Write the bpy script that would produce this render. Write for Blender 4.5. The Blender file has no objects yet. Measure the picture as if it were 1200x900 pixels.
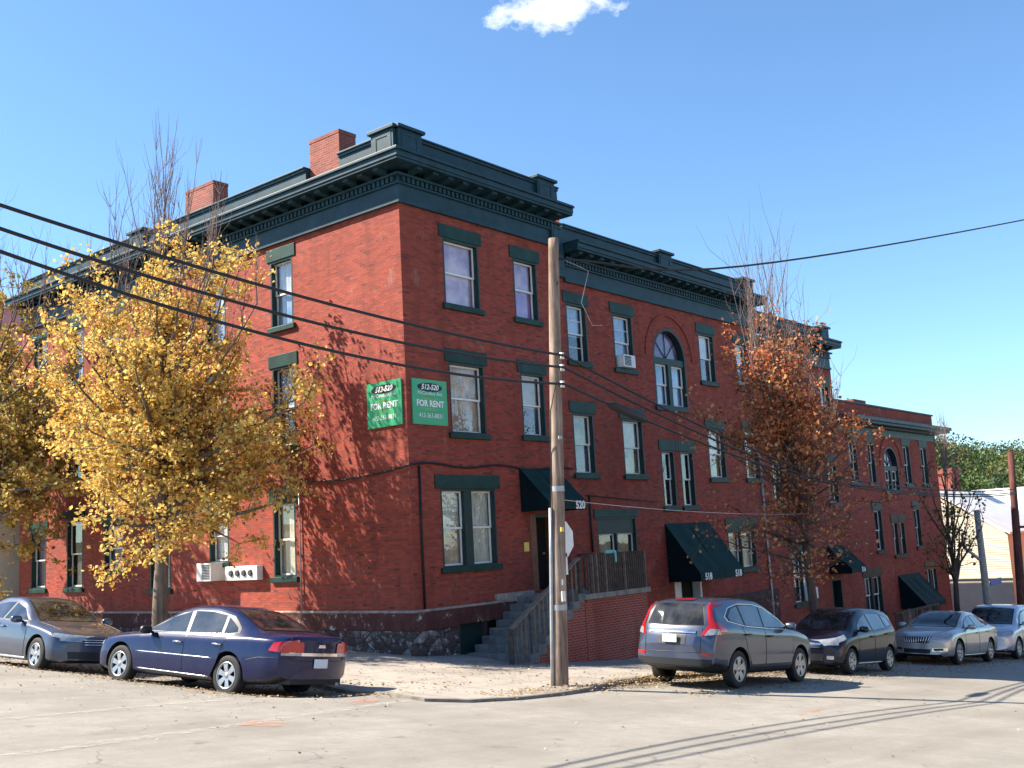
import bpy, bmesh, math, random
from math import sin, cos, pi, radians, sqrt, atan2
from mathutils import Vector, Matrix, noise
from mathutils.bvhtree import BVHTree
random.seed(7)
SC = bpy.context.scene
COL = SC.collection

# ------------------------------------------------------------------ materials
def new_mat(name):
    m = bpy.data.materials.new(name); m.use_nodes = True
    nt = m.node_tree; nt.nodes.clear()
    out = nt.nodes.new('ShaderNodeOutputMaterial')
    return m, nt, out
def N(nt, t, **kw):
    n = nt.nodes.new(t)
    for k, v in kw.items():
        if k.startswith('i_'):
            key = k[2:]
            n.inputs[int(key) if key.isdigit() else key.replace('_', ' ')].default_value = v
        else: setattr(n, k, v)
    return n
def rgba(c): return (c[0], c[1], c[2], 1)
def ramp(nt, fac, stops):
    r = N(nt, 'ShaderNodeValToRGB')
    el = r.color_ramp.elements
    while len(el) < len(stops): el.new(.5)
    for e, (p, c) in zip(el, stops):
        e.position = p; e.color = rgba(c) if not isinstance(c, (int, float)) else (c, c, c, 1)
    nt.links.new(fac, r.inputs[0]); return r.outputs[0]
def mixc(nt, fac, a, b, mode='MIX'):
    m = N(nt, 'ShaderNodeMix', data_type='RGBA', blend_type=mode)
    for s, v in ((m.inputs[0], fac), (m.inputs[6], a), (m.inputs[7], b)):
        if hasattr(v, 'is_linked'): nt.links.new(v, s)
        elif isinstance(v, (int, float)): s.default_value = v
        else: s.default_value = rgba(v)
    return m.outputs[2]
def noise_n(nt, vec, scale, detail=4, rough=.55):
    n = N(nt, 'ShaderNodeTexNoise'); n.inputs['Scale'].default_value = scale
    n.inputs['Detail'].default_value = detail; n.inputs['Roughness'].default_value = rough
    nt.links.new(vec, n.inputs['Vector']); return n.outputs['Fac']
def mapping(nt, src, scale=(1, 1, 1), loc=(0, 0, 0)):
    m = N(nt, 'ShaderNodeMapping'); m.inputs['Scale'].default_value = scale; m.inputs['Location'].default_value = loc
    nt.links.new(src, m.inputs['Vector']); return m.outputs[0]
def coord(nt, which='Object'):
    return N(nt, 'ShaderNodeTexCoord').outputs[which]
def bsdf(nt, out, color, rough=.6, spec=.5, metal=0, coat=0, coat_rough=.03, normal=None, ior=None):
    b = N(nt, 'ShaderNodeBsdfPrincipled')
    if hasattr(color, 'is_linked'): nt.links.new(color, b.inputs['Base Color'])
    else: b.inputs['Base Color'].default_value = rgba(color)
    if hasattr(rough, 'is_linked'): nt.links.new(rough, b.inputs['Roughness'])
    else: b.inputs['Roughness'].default_value = rough
    b.inputs['Specular IOR Level'].default_value = spec; b.inputs['Metallic'].default_value = metal
    b.inputs['Coat Weight'].default_value = coat; b.inputs['Coat Roughness'].default_value = coat_rough
    if ior: b.inputs['IOR'].default_value = ior
    if normal is not None: nt.links.new(normal, b.inputs['Normal'])
    if out is not None: nt.links.new(b.outputs[0], out.inputs[0])
    return b
def bump(nt, h, strength=.3, dist=.01):
    b = N(nt, 'ShaderNodeBump'); b.inputs['Strength'].default_value = strength; b.inputs['Distance'].default_value = dist
    nt.links.new(h, b.inputs['Height']); return b.outputs[0]
M = {}
def plain(name, c, rough=.6, var=.25, vscale=3, spec=.4, metal=0, coat=0, bumpy=0):
    m, nt, out = new_mat(name)
    if var:
        v = coord(nt); f = noise_n(nt, v, vscale, 6, .65)
        dark = tuple(x * (1 - var) for x in c); lite = tuple(min(1, x * (1 + var * .7)) for x in c)
        col = ramp(nt, f, [(.3, dark), (.7, lite)])
        nrm = bump(nt, noise_n(nt, v, vscale * 9, 3), .4, bumpy) if bumpy else None
        bsdf(nt, out, col, rough, spec, metal, coat, normal=nrm)
    else: bsdf(nt, out, c, rough, spec, metal, coat)
    M[name] = m; return m
def brick_mat(name, c1, c2, mortar, dark, dark_amt=.6, pale=None, uvn='UVMap'):
    m, nt, out = new_mat(name)
    uv = coord(nt, 'UV')
    b = N(nt, 'ShaderNodeTexBrick'); nt.links.new(uv, b.inputs['Vector'])
    b.inputs['Scale'].default_value = 1; b.inputs['Brick Width'].default_value = .215; b.inputs['Row Height'].default_value = .0667
    b.inputs['Mortar Size'].default_value = .0085; b.inputs['Mortar Smooth'].default_value = .2; b.inputs['Bias'].default_value = 0
    b.offset = .5
    b.inputs['Color1'].default_value = rgba(c1); b.inputs['Color2'].default_value = rgba(c2); b.inputs['Mortar'].default_value = rgba(mortar)
    # a second brick texture with the same bond gives single odd bricks
    b2 = N(nt, 'ShaderNodeTexBrick'); nt.links.new(uv, b2.inputs['Vector'])
    for k in ('Scale', 'Brick Width', 'Row Height', 'Mortar Size'): b2.inputs[k].default_value = b.inputs[k].default_value
    b2.offset = .5; b2.inputs['Color1'].default_value = (0, 0, 0, 1); b2.inputs['Color2'].default_value = (1, 1, 1, 1); b2.inputs['Mortar'].default_value = (.3, .3, .3, 1)
    st = noise_n(nt, mapping(nt, uv, (1.5, 6.5, 1)), 1.0, 5, .7)
    patch = ramp(nt, st, [(.54, 0.), (.62, 1.)])
    rnd = ramp(nt, b2.outputs['Color'], [(.35, 0.), (.8, 1.)])
    mm = N(nt, 'ShaderNodeMath', operation='MULTIPLY'); nt.links.new(patch, mm.inputs[0]); nt.links.new(rnd, mm.inputs[1])
    m2 = N(nt, 'ShaderNodeMath', operation='MULTIPLY'); nt.links.new(mm.outputs[0], m2.inputs[0]); m2.inputs[1].default_value = dark_amt
    col = mixc(nt, m2.outputs[0], b.outputs['Color'], dark)
    big = noise_n(nt, uv, .45, 5, .6)
    col = mixc(nt, ramp(nt, big, [(.35, .0), (.75, .55)]), col, tuple(x * .5 for x in c1))
    run = noise_n(nt, mapping(nt, uv, (1.6, .16, 1), (3, 1, 0)), 1.0, 6, .65)
    col = mixc(nt, ramp(nt, run, [(.5, 0.), (.7, .6)]), col, (c1[0] * .32, c1[1] * .4, c1[2] * .45))
    if pale:
        wh = noise_n(nt, mapping(nt, uv, (1, .5, 1), (7, 3, 0)), 1.3, 6, .7)
        col = mixc(nt, ramp(nt, wh, [(.6, 0.), (.72, .3)]), col, pale)
    h = N(nt, 'ShaderNodeMath', operation='SUBTRACT'); h.inputs[0].default_value = 1; nt.links.new(b.outputs['Fac'], h.inputs[1])
    hh = N(nt, 'ShaderNodeMath', operation='ADD'); nt.links.new(h.outputs[0], hh.inputs[0])
    sc = N(nt, 'ShaderNodeMath', operation='MULTIPLY'); nt.links.new(noise_n(nt, uv, 40, 3), sc.inputs[0]); sc.inputs[1].default_value = .5
    nt.links.new(sc.outputs[0], hh.inputs[1])
    bsdf(nt, out, col, .82, .25, normal=bump(nt, hh.outputs[0], .5, .008))
    M[name] = m
brick_mat('brick', (.41, .074, .044), (.235, .041, .031), (.17, .075, .06), (.07, .026, .026), .92, (.42, .3, .26))
brick_mat('brick_porch', (.40, .075, .048), (.30, .058, .04), (.42, .25, .2), (.13, .045, .035), .5, (.38, .3, .26))
brick_mat('brick_chimney', (.36, .085, .055), (.19, .05, .04), (.30, .2, .17), (.07, .035, .03), .7, None)
plain('trim_green', (.012, .043, .060), .5, .45, 2.4, .3); plain('trim_lintel', (.010, .043, .034), .5, .5, 2.4, .25)
plain('trim_pale', (.028, .075, .075), .5, .45, 3.0, .3)
plain('casing_green', (.008, .03, .028), .5, .2, 4)
plain('sash_white', (.74, .73, .72), .5, .12, 8)
plain('stone_dark', (.075, .045, .042), .9, .5, 2.5, bumpy=.02)
plain('stone_pale', (.33, .28, .24), .9, .45, 5, bumpy=.02)
plain('concrete_grey', (.30, .29, .28), .9, .3, 5, bumpy=.01)
plain('wood_grey', (.19, .14, .105), .85, .5, 12)
plain('rail_dark', (.085, .06, .048), .85, .5, 9)
plain('dark_void', (.006, .006, .006), .9, 0)
plain('black_rubber', (.016, .016, .017), .75, .3, 6)
plain('cable_black', (.012, .012, .014), .6, 0)
plain('roof_black', (.035, .035, .04), .9, .3, 1)
plain('door_brown', (.17, .055, .025), .5, .4, 5)
plain('metal_white', (.72, .72, .70), .5, .12, 4)
plain('metal_grey', (.36, .37, .38), .45, .25, 6, metal=.4)
plain('chrome', (.8, .8, .82), .12, 0, metal=1)
plain('alloy', (.42, .43, .44), .34, .08, 8, metal=.75)
plain('canvas_green', (.005, .034, .032), .75, .3, 3, .2)
plain('canvas_shaded', (.003, .012, .014), .85, .3, 3, .15)  # awning canvas again, darkened to paint shade on its sides and underside
plain('text_white', (.85, .85, .82), .6, 0)
plain('sign_green', (.06, .40, .19), .35, .12, 2)
plain('sign_black', (.012, .016, .022), .5, 0)
plain('sign_gold', (.33, .45, .12), .5, 0)
plain('lens_red', (.46, .008, .010), .12, .12, 30, coat=1)
plain('lens_clear', (.34, .36, .38), .12, .3, 14, metal=.3, coat=1)
plain('lens_amber', (.7, .25, .03), .15, 0, coat=1)
plain('plastic_black', (.013, .013, .014), .45, .1, 10)
plain('plastic_grey', (.06, .06, .065), .5, .1, 10)
plain('plate', (.66, .68, .7), .5, .1, 30)
plain('yellow_paper', (.75, .55, .12), .6, 0)
plain('street_blue', (.02, .06, .3), .5, 0)
plain('teal_cloth', (.2, .55, .5), .7, .1, 5)
def wood_pole(name, c, d):
    m, nt, out = new_mat(name); v = coord(nt)
    f = noise_n(nt, mapping(nt, v, (9, 9, .45)), 1.6, 7, .7)
    g = noise_n(nt, v, 1.1, 3)
    col = ramp(nt, f, [(.32, d), (.6, c)]); col = mixc(nt, ramp(nt, g, [(.45, 0.), (.7, .55)]), col, tuple(x * .5 for x in d))
    bsdf(nt, out, col, .85, .2, normal=bump(nt, f, .6, .02)); M[name] = m
wood_pole('pole_wood', (.36, .27, .21), (.12, .07, .05))
wood_pole('pole_red', (.15, .06, .05), (.06, .025, .022))
wood_pole('bark', (.20, .165, .14), (.07, .055, .045))
wood_pole('bark_thin', (.15, .10, .08), (.07, .045, .037))
wood_pole('bark_dark', (.085, .065, .055), (.035, .026, .022))
plain('twig', (.17, .12, .11), .8, .3, 6)
def schlick(nt, f0, normal=None):
    lw = N(nt, 'ShaderNodeLayerWeight'); lw.inputs[0].default_value = .5
    if normal is not None: nt.links.new(normal, lw.inputs['Normal'])
    p = N(nt, 'ShaderNodeMath', operation='POWER'); nt.links.new(lw.outputs['Facing'], p.inputs[0]); p.inputs[1].default_value = 4.0
    q = N(nt, 'ShaderNodeMath', operation='MULTIPLY_ADD'); nt.links.new(p.outputs[0], q.inputs[0]); q.inputs[1].default_value = 1 - f0; q.inputs[2].default_value = f0
    return q.outputs[0]
def glass_mat(name, tint=(1, 1, 1), ior=1.7, dark=0):
    m, nt, out = new_mat(name)
    nz = noise_n(nt, coord(nt), 1.4, 2); nb = bump(nt, nz, .05, .03)
    frs = schlick(nt, ior, nb)
    gl = N(nt, 'ShaderNodeBsdfGlossy'); gl.inputs['Roughness'].default_value = .015; nt.links.new(nb, gl.inputs['Normal'])
    tr = N(nt, 'ShaderNodeBsdfTransparent'); tr.inputs[0].default_value = rgba(tint)
    mx = N(nt, 'ShaderNodeMixShader'); nt.links.new(frs, mx.inputs[0]); nt.links.new(tr.outputs[0], mx.inputs[1]); nt.links.new(gl.outputs[0], mx.inputs[2])
    nt.links.new(mx.outputs[0], out.inputs[0]); M[name] = m
glass_mat('glass', (.93, .94, .94), .075)
glass_mat('car_glass', (.42, .46, .46), .06)
def pane_backing(name, a, b=None, fold=0):  # sheets behind the panes: real curtains, painted reflections, dark rooms
    m, nt, out = new_mat(name); v = coord(nt)
    f = noise_n(nt, mapping(nt, v, (3.5, 3.5, .7)) if fold else v, 4 if fold else 1.3, 3)
    bsdf(nt, out, ramp(nt, f, [(.35, tuple(x * .72 for x in a)), (.65, b or a)]), .9, .1); M[name] = m
pane_backing('curtain_cream', (.86, .82, .68), None, 1)
pane_backing('curtain_lilac', (.52, .30, .60), (.88, .68, .74))
pane_backing('curtain_purple', (.42, .20, .58), (.62, .38, .68))
pane_backing('tan_blind_reflection', (.62, .46, .32), (.72, .58, .44))  # tan blind; upstairs also painted in for sunlit buildings mirrored in panes
pane_backing('olive_reflection', (.30, .25, .13), (.7, .62, .38))  # yellowish tone painted in for sunlit trees and houses mirrored in panes
pane_backing('curtain_white', (.86, .86, .87), None, 1)
pane_backing('sky_reflection', (.22, .36, .62), (.5, .62, .8))  # blue of the sky mirrored in the glass, painted on the sheet behind
pane_backing('curtain_dusk', (.10, .09, .12), (.2, .19, .24))
pane_backing('curtain_violet', (.16, .11, .24), (.26, .2, .36))
pane_backing('unlit_room', (.02, .016, .016), (.05, .04, .04))  # dark sheet standing in for the unlit room behind the glass
def paint(name, c, metal=.25, rough=.32, coat=.8, spec=.4):
    m, nt, out = new_mat(name); v = coord(nt)
    dirt = ramp(nt, noise_n(nt, v, 2.2, 6, .7), [(.4, .0), (.8, .05)])
    bsdf(nt, out, mixc(nt, dirt, c, (.25, .22, .2)), rough, spec, metal, coat, .025); M[name] = m
paint('paint_blue', (.0022, .0075, .052), .1, .3, .6, .2); paint('paint_silver', (.40, .41, .44), .6); paint('paint_steel', (.062, .075, .115), .5)
paint('paint_navy', (.004, .005, .018), .1, .3, .55, .2); paint('paint_champagne', (.42, .40, .385), .55); paint('paint_ice', (.46, .49, .55), .5)
paint('interior', (.05, .045, .042), 0, .8)
def leaf_mat(name, stops, trans=.35):
    m, nt, out = new_mat(name)
    g = N(nt, 'ShaderNodeNewGeometry')
    col = ramp(nt, g.outputs['Random Per Island'], stops)
    b = bsdf(nt, None, col, .6, .25)
    t = N(nt, 'ShaderNodeBsdfTranslucent'); nt.links.new(col, t.inputs[0])
    mx = N(nt, 'ShaderNodeMixShader'); mx.inputs[0].default_value = trans
    nt.links.new(b.outputs[0], mx.inputs[1]); nt.links.new(t.outputs[0], mx.inputs[2]); nt.links.new(mx.outputs[0], out.inputs[0]); M[name] = m
leaf_mat('leaf_gold', [(0, (.36, .16, .045)), (.2, (.60, .33, .08)), (.5, (.72, .48, .11)), (.8, (.80, .62, .19)), (1, (.50, .48, .15))], .45)
leaf_mat('leaf_olive', [(0, (.20, .10, .035)), (.3, (.48, .26, .06)), (.55, (.56, .40, .10)), (.75, (.38, .36, .09)), (1, (.68, .54, .16))])
leaf_mat('leaf_rust', [(0, (.26, .06, .035)), (.3, (.50, .14, .06)), (.6, (.72, .29, .11)), (.85, (.78, .42, .19)), (1, (.42, .25, .10))], .55)
leaf_mat('leaf_green', [(0, (.06, .055, .02)), (.5, (.10, .11, .03)), (.85, (.16, .15, .04)), (1, (.22, .14, .05))])
leaf_mat('leaf_litter', [(0, (.13, .075, .04)), (.4, (.30, .19, .09)), (.75, (.42, .30, .15)), (1, (.40, .34, .22))], .1)
for k_, (a_, b_, c_) in enumerate((((.030, .058, .024), (.06, .10, .032), (.085, .125, .04)), ((.05, .09, .022), (.10, .155, .035), (.15, .19, .05)), ((.02, .042, .026), (.04, .07, .034), (.06, .095, .045)), ((.10, .09, .03), (.18, .15, .05), (.22, .20, .07)))):
    leaf_mat('leaf_hill_' + 'abcd'[k_], [(0, a_), (.5, b_), (1, c_)], .3)

# ------------------------------------------------------------------ mesh builder
class MB:
    def __init__(s, mp=None): s.v = []; s.f = []; s.m = []; s.mats = []; s.mp = mp; s.sm = []
    def mi(s, mat):
        if mat not in s.mats: s.mats.append(mat)
        return s.mats.index(mat)
    def add(s, vs, fs, mat, smooth=False):
        o = len(s.v)
        s.v += [tuple(s.mp(*p)) if s.mp else tuple(p) for p in vs]
        k = s.mi(mat)
        for f in fs: s.f.append([o + i for i in f]); s.m.append(k); s.sm.append(smooth)
        return s
    def box(s, x0, x1, y0, y1, z0, z1, mat):
        return s.add([(x0, y0, z0), (x1, y0, z0), (x1, y1, z0), (x0, y1, z0), (x0, y0, z1), (x1, y0, z1), (x1, y1, z1), (x0, y1, z1)],
              [(0, 3, 2, 1), (4, 5, 6, 7), (0, 1, 5, 4), (1, 2, 6, 5), (2, 3, 7, 6), (3, 0, 4, 7)], mat)
    def quad(s, a, b, c, d, mat): return s.add([a, b, c, d], [(0, 1, 2, 3)], mat)
    def poly(s, pts, mat): return s.add(pts, [tuple(range(len(pts)))], mat)
    def prism(s, pts, off, mat):   # polygon pts swept by vector off
        n = len(pts); q = [tuple(Vector(p) + Vector(off)) for p in pts]
        return s.add(list(pts) + q, [tuple(range(n))[::-1], tuple(range(n, 2 * n))] + [(i, (i + 1) % n, n + (i + 1) % n, n + i) for i in range(n)], mat)
    def tube(s, pts, r, mat, n=6, caps=True):
        pts = [Vector(p) for p in pts]; vs = []; fs = []
        rs = r if isinstance(r, (list, tuple)) else [r] * len(pts)
        ref = None
        for i, p in enumerate(pts):
            d = (pts[min(i + 1, len(pts) - 1)] - pts[max(i - 1, 0)])
            d = d.normalized() if d.length > 1e-9 else Vector((0, 0, 1))
            if ref is None: ref = Vector((1, 0, 0)) if abs(d.x) < .9 else Vector((0, 1, 0))
            a = (ref - d * ref.dot(d)).normalized(); b = d.cross(a); ref = a
            for k in range(n):
                t = 2 * pi * k / n; vs.append(tuple(p + (a * cos(t) + b * sin(t)) * rs[i]))
        for i in range(len(pts) - 1):
            for k in range(n):
                fs.append((i * n + k, i * n + (k + 1) % n, (i + 1) * n + (k + 1) % n, (i + 1) * n + k))
        if caps: fs += [tuple(range(n))[::-1], tuple(range((len(pts) - 1) * n, len(pts) * n))]
        return s.add(vs, fs, mat, True)
    def lathe(s, prof, mat, n=24, axis='y', c=(0, 0, 0), closed=False):   # prof: (radius, along)
        vs = []; fs = []; m = len(prof)
        for k in range(n):
            t = 2 * pi * k / n
            for r, h in prof:
                vs.append((c[0] + r * cos(t), c[1] + h, c[2] + r * sin(t)) if axis == 'y' else (c[0] + r * cos(t), c[1] + r * sin(t), c[2] + h))
        for k in range(n):
            j = (k + 1) % n
            for i in range(m if closed else m - 1):
                fs.append((k * m + i, j * m + i, j * m + (i + 1) % m, k * m + (i + 1) % m))
        return s.add(vs, fs, mat, True)
    def build(s, name, parent=None, smooth_angle=None, bevel=0, label=None, normals=True):
        me = bpy.data.meshes.new(name); me.from_pydata(s.v, [], s.f)
        for k in s.mats: me.materials.append(M[k])
        me.polygons.foreach_set('material_index', s.m)
        me.polygons.foreach_set('use_smooth', s.sm)
        if normals:
            bm = bmesh.new(); bm.from_mesh(me); bmesh.ops.recalc_face_normals(bm, faces=bm.faces); bm.to_mesh(me); bm.free()
        uv = me.uv_layers.new(name='UVMap'); me.update()
        for p in me.polygons:
            n = p.normal; ax = max(range(3), key=lambda i: abs(n[i]))
            for li in p.loop_indices:
                c = me.vertices[me.loops[li].vertex_index].co
                uv.data[li].uv = (c.y, c.z) if ax == 0 else ((c.x, c.z) if ax == 1 else (c.x, c.y))
        if smooth_angle is not None: me.set_sharp_from_angle(angle=radians(smooth_angle))
        o = bpy.data.objects.new(name, me); COL.objects.link(o)
        put(o, parent)
        if bevel:
            b = o.modifiers.new('Bevel', 'BEVEL'); b.width = bevel; b.segments = 2; b.limit_method = 'ANGLE'
        if label: o['label'] = label
        return o
WORLD_OFF = {}
def put(o, parent):
    """parent o; world-built meshes keep their place because the chain above only carries translations"""
    if parent is None: return
    o.parent = parent
    if parent.name in WORLD_OFF:
        off = WORLD_OFF[parent.name]; o.location = -off; WORLD_OFF[o.name] = Vector((0, 0, 0))
def thing(name, label, cat, loc=(0, 0, 0), rot=None, group=None, world=True):
    o = bpy.data.objects.new(name, None); COL.objects.link(o); o.location = loc
    if rot is not None: o.rotation_euler = rot
    o.empty_display_size = .3; o['label'] = label; o['category'] = cat
    if group: o['group'] = group
    if world: WORLD_OFF[o.name] = Vector(loc)
    return o
def tag(o, label, cat, group=None):
    o['label'] = label; o['category'] = cat
    if group: o['group'] = group
    return o
def structure(o): o['kind'] = 'structure'; return o
def stuff(o): o['kind'] = 'stuff'; return o
def text_mesh(txt, size, mat, mp, name, parent, shear=0, bold=0, align='CENTER', sx=1):
    """flat lettering; mp maps local (u, w, depth) to world"""
    cu = bpy.data.curves.new('lettering', 'FONT'); cu.body = txt; cu.size = size; cu.align_x = align; cu.align_y = 'CENTER'; cu.shear = shear; cu.offset = bold; cu.resolution_u = 3
    to = bpy.data.objects.new('lettering', cu); COL.objects.link(to)
    me = bpy.data.meshes.new_from_object(to.evaluated_get(bpy.context.evaluated_depsgraph_get()))
    bpy.data.objects.remove(to); bpy.data.curves.remove(cu)
    mb = MB(mp); mb.add([(v.co.x * sx, v.co.y, 0) for v in me.vertices], [tuple(p.vertices) for p in me.polygons], mat)
    bpy.data.meshes.remove(me)
    return mb.build(name, parent, normals=False)

# ------------------------------------------------------------------ frame of the place
X0, Y0 = 18.87, 19.0          # the street corner of the brick block; the eye is the origin
def gutter(x, y):
    t = min(1, max(0, (y - 12.8) / 2.2)); return -.2 * t * t * (3 - 2 * t) * math.exp(-((x - 12.2) / 1.5) ** 2)
def g(x, y):
    xs = x if x < 46 else 46 + (x - 46) * .35 if x < 90 else 46 + 44 * .35 + (x - 90) * .0
    xs = max(xs, -40)
    ys = max(-25, min(70, y))
    return -1.645 - .0875 * xs + .0315 * ys + gutter(x, y)
def dip(x, y):
    return -.2 * math.exp(-((x - 22) / 3.2) ** 2 - ((y - 16.6) / 1.5) ** 2)
def RF(u, d, z): return (X0 + u, Y0 - d, z)     # street front: u along, d out of the wall
def LF(v, d, z): return (X0 - d, Y0 + v, z)     # side front

# ------------------------------------------------------------------ camera and light
cam = bpy.data.cameras.new('camera'); co = bpy.data.objects.new('camera', cam); COL.objects.link(co)
f = Vector((0.76367385, 0.62859908, 0.14719189)); r = Vector((0.64076551, -0.76584601, -0.05384654)); u = Vector((-0.07887843, -0.13543668, 0.98764118))
co.matrix_world = Matrix(((r.x, u.x, -f.x, 0), (r.y, u.y, -f.y, 0), (r.z, u.z, -f.z, 0), (0, 0, 0, 1)))
cam.sensor_width = 36; cam.lens = 1251 / 1200 * 36; cam.clip_end = 5000; cam.clip_start = .1
SC.camera = co
SUN = Vector((-.62, .9, 1.02)).normalized()
el = math.asin(SUN.z); az = atan2(SUN.x, SUN.y)
w = bpy.data.worlds.new('World'); SC.world = w; w.use_nodes = True
nt = w.node_tree; nt.nodes.clear()
wo = nt.nodes.new('ShaderNodeOutputWorld'); bg = nt.nodes.new('ShaderNodeBackground'); sky = nt.nodes.new('ShaderNodeTexSky')
sky.sky_type = 'NISHITA'; sky.sun_disc = False; sky.sun_elevation = el; sky.sun_rotation = az
sky.air_density = 1.0; sky.dust_density = .25; sky.ozone_density = 1.3; sky.altitude = 250
bg.inputs[1].default_value = .078
# one bright cumulus scrap high over the block, and a thin one on the right
tc = nt.nodes.new('ShaderNodeTexCoord')
def cloud(base, d, sx, sz, soft, amt, seed, col=(8.6, 8.7, 8.9)):
    d = Vector(d).normalized(); rx = Vector((d.y, -d.x, 0)).normalized(); uz = rx.cross(d)
    def dot(vv, k):
        n = N(nt, 'ShaderNodeVectorMath', operation='DOT_PRODUCT'); nt.links.new(tc.outputs['Generated'], n.inputs[0]); n.inputs[1].default_value = vv
        mu = N(nt, 'ShaderNodeMath', operation='DIVIDE'); nt.links.new(n.outputs['Value'], mu.inputs[0]); mu.inputs[1].default_value = k
        return mu.outputs[0]
    a, b = dot(rx, sx), dot(uz, sz)
    def op(o, x, y=None):
        n = N(nt, 'ShaderNodeMath', operation=o)
        for i, q in enumerate((x, y)):
            if q is None: continue
            if hasattr(q, 'is_linked'): nt.links.new(q, n.inputs[i])
            else: n.inputs[i].default_value = q
        return n.outputs[0]
    rr = op('SQRT', op('ADD', op('MULTIPLY', a, a), op('MULTIPLY', b, b)))
    nz = noise_n(nt, mapping(nt, tc.outputs['Generated'], (1, 1, 1.6), (seed, 0, 0)), 26, 7, .62)
    val = op('ADD', rr, op('MULTIPLY', op('SUBTRACT', nz, .5), -2.9))
    fac = ramp(nt, val, [(max(0, 1 - soft), 1.), (1, 0.)])
    front = op('GREATER_THAN', dot(tuple(d), 1), .8)
    return mixc(nt, op('MULTIPLY', op('MULTIPLY', fac, front), amt), base, col)
c = mixc(nt, 1.0, sky.outputs[0], (.76, .98, 1.14), 'MULTIPLY')
c = cloud(c, (.7185, .5180, .4655), .056, .0195, .85, .92, 3)
nt.links.new(c, bg.inputs[0]); nt.links.new(bg.outputs[0], wo.inputs[0])
sl = bpy.data.lights.new('sun', 'SUN'); sl.energy = 5.0; sl.angle = radians(.53); sl.color = (1, .90, .75)
so = bpy.data.objects.new('sun', sl); COL.objects.link(so); so.rotation_euler = SUN.to_track_quat('Z', 'Y').to_euler(); so.location = (0, 0, 40)
SC.view_settings.view_transform = 'Standard'; SC.view_settings.look = 'None'; SC.view_settings.exposure = 1.5; SC.view_settings.gamma = 1
SC.view_settings.use_curve_mapping = False

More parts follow.
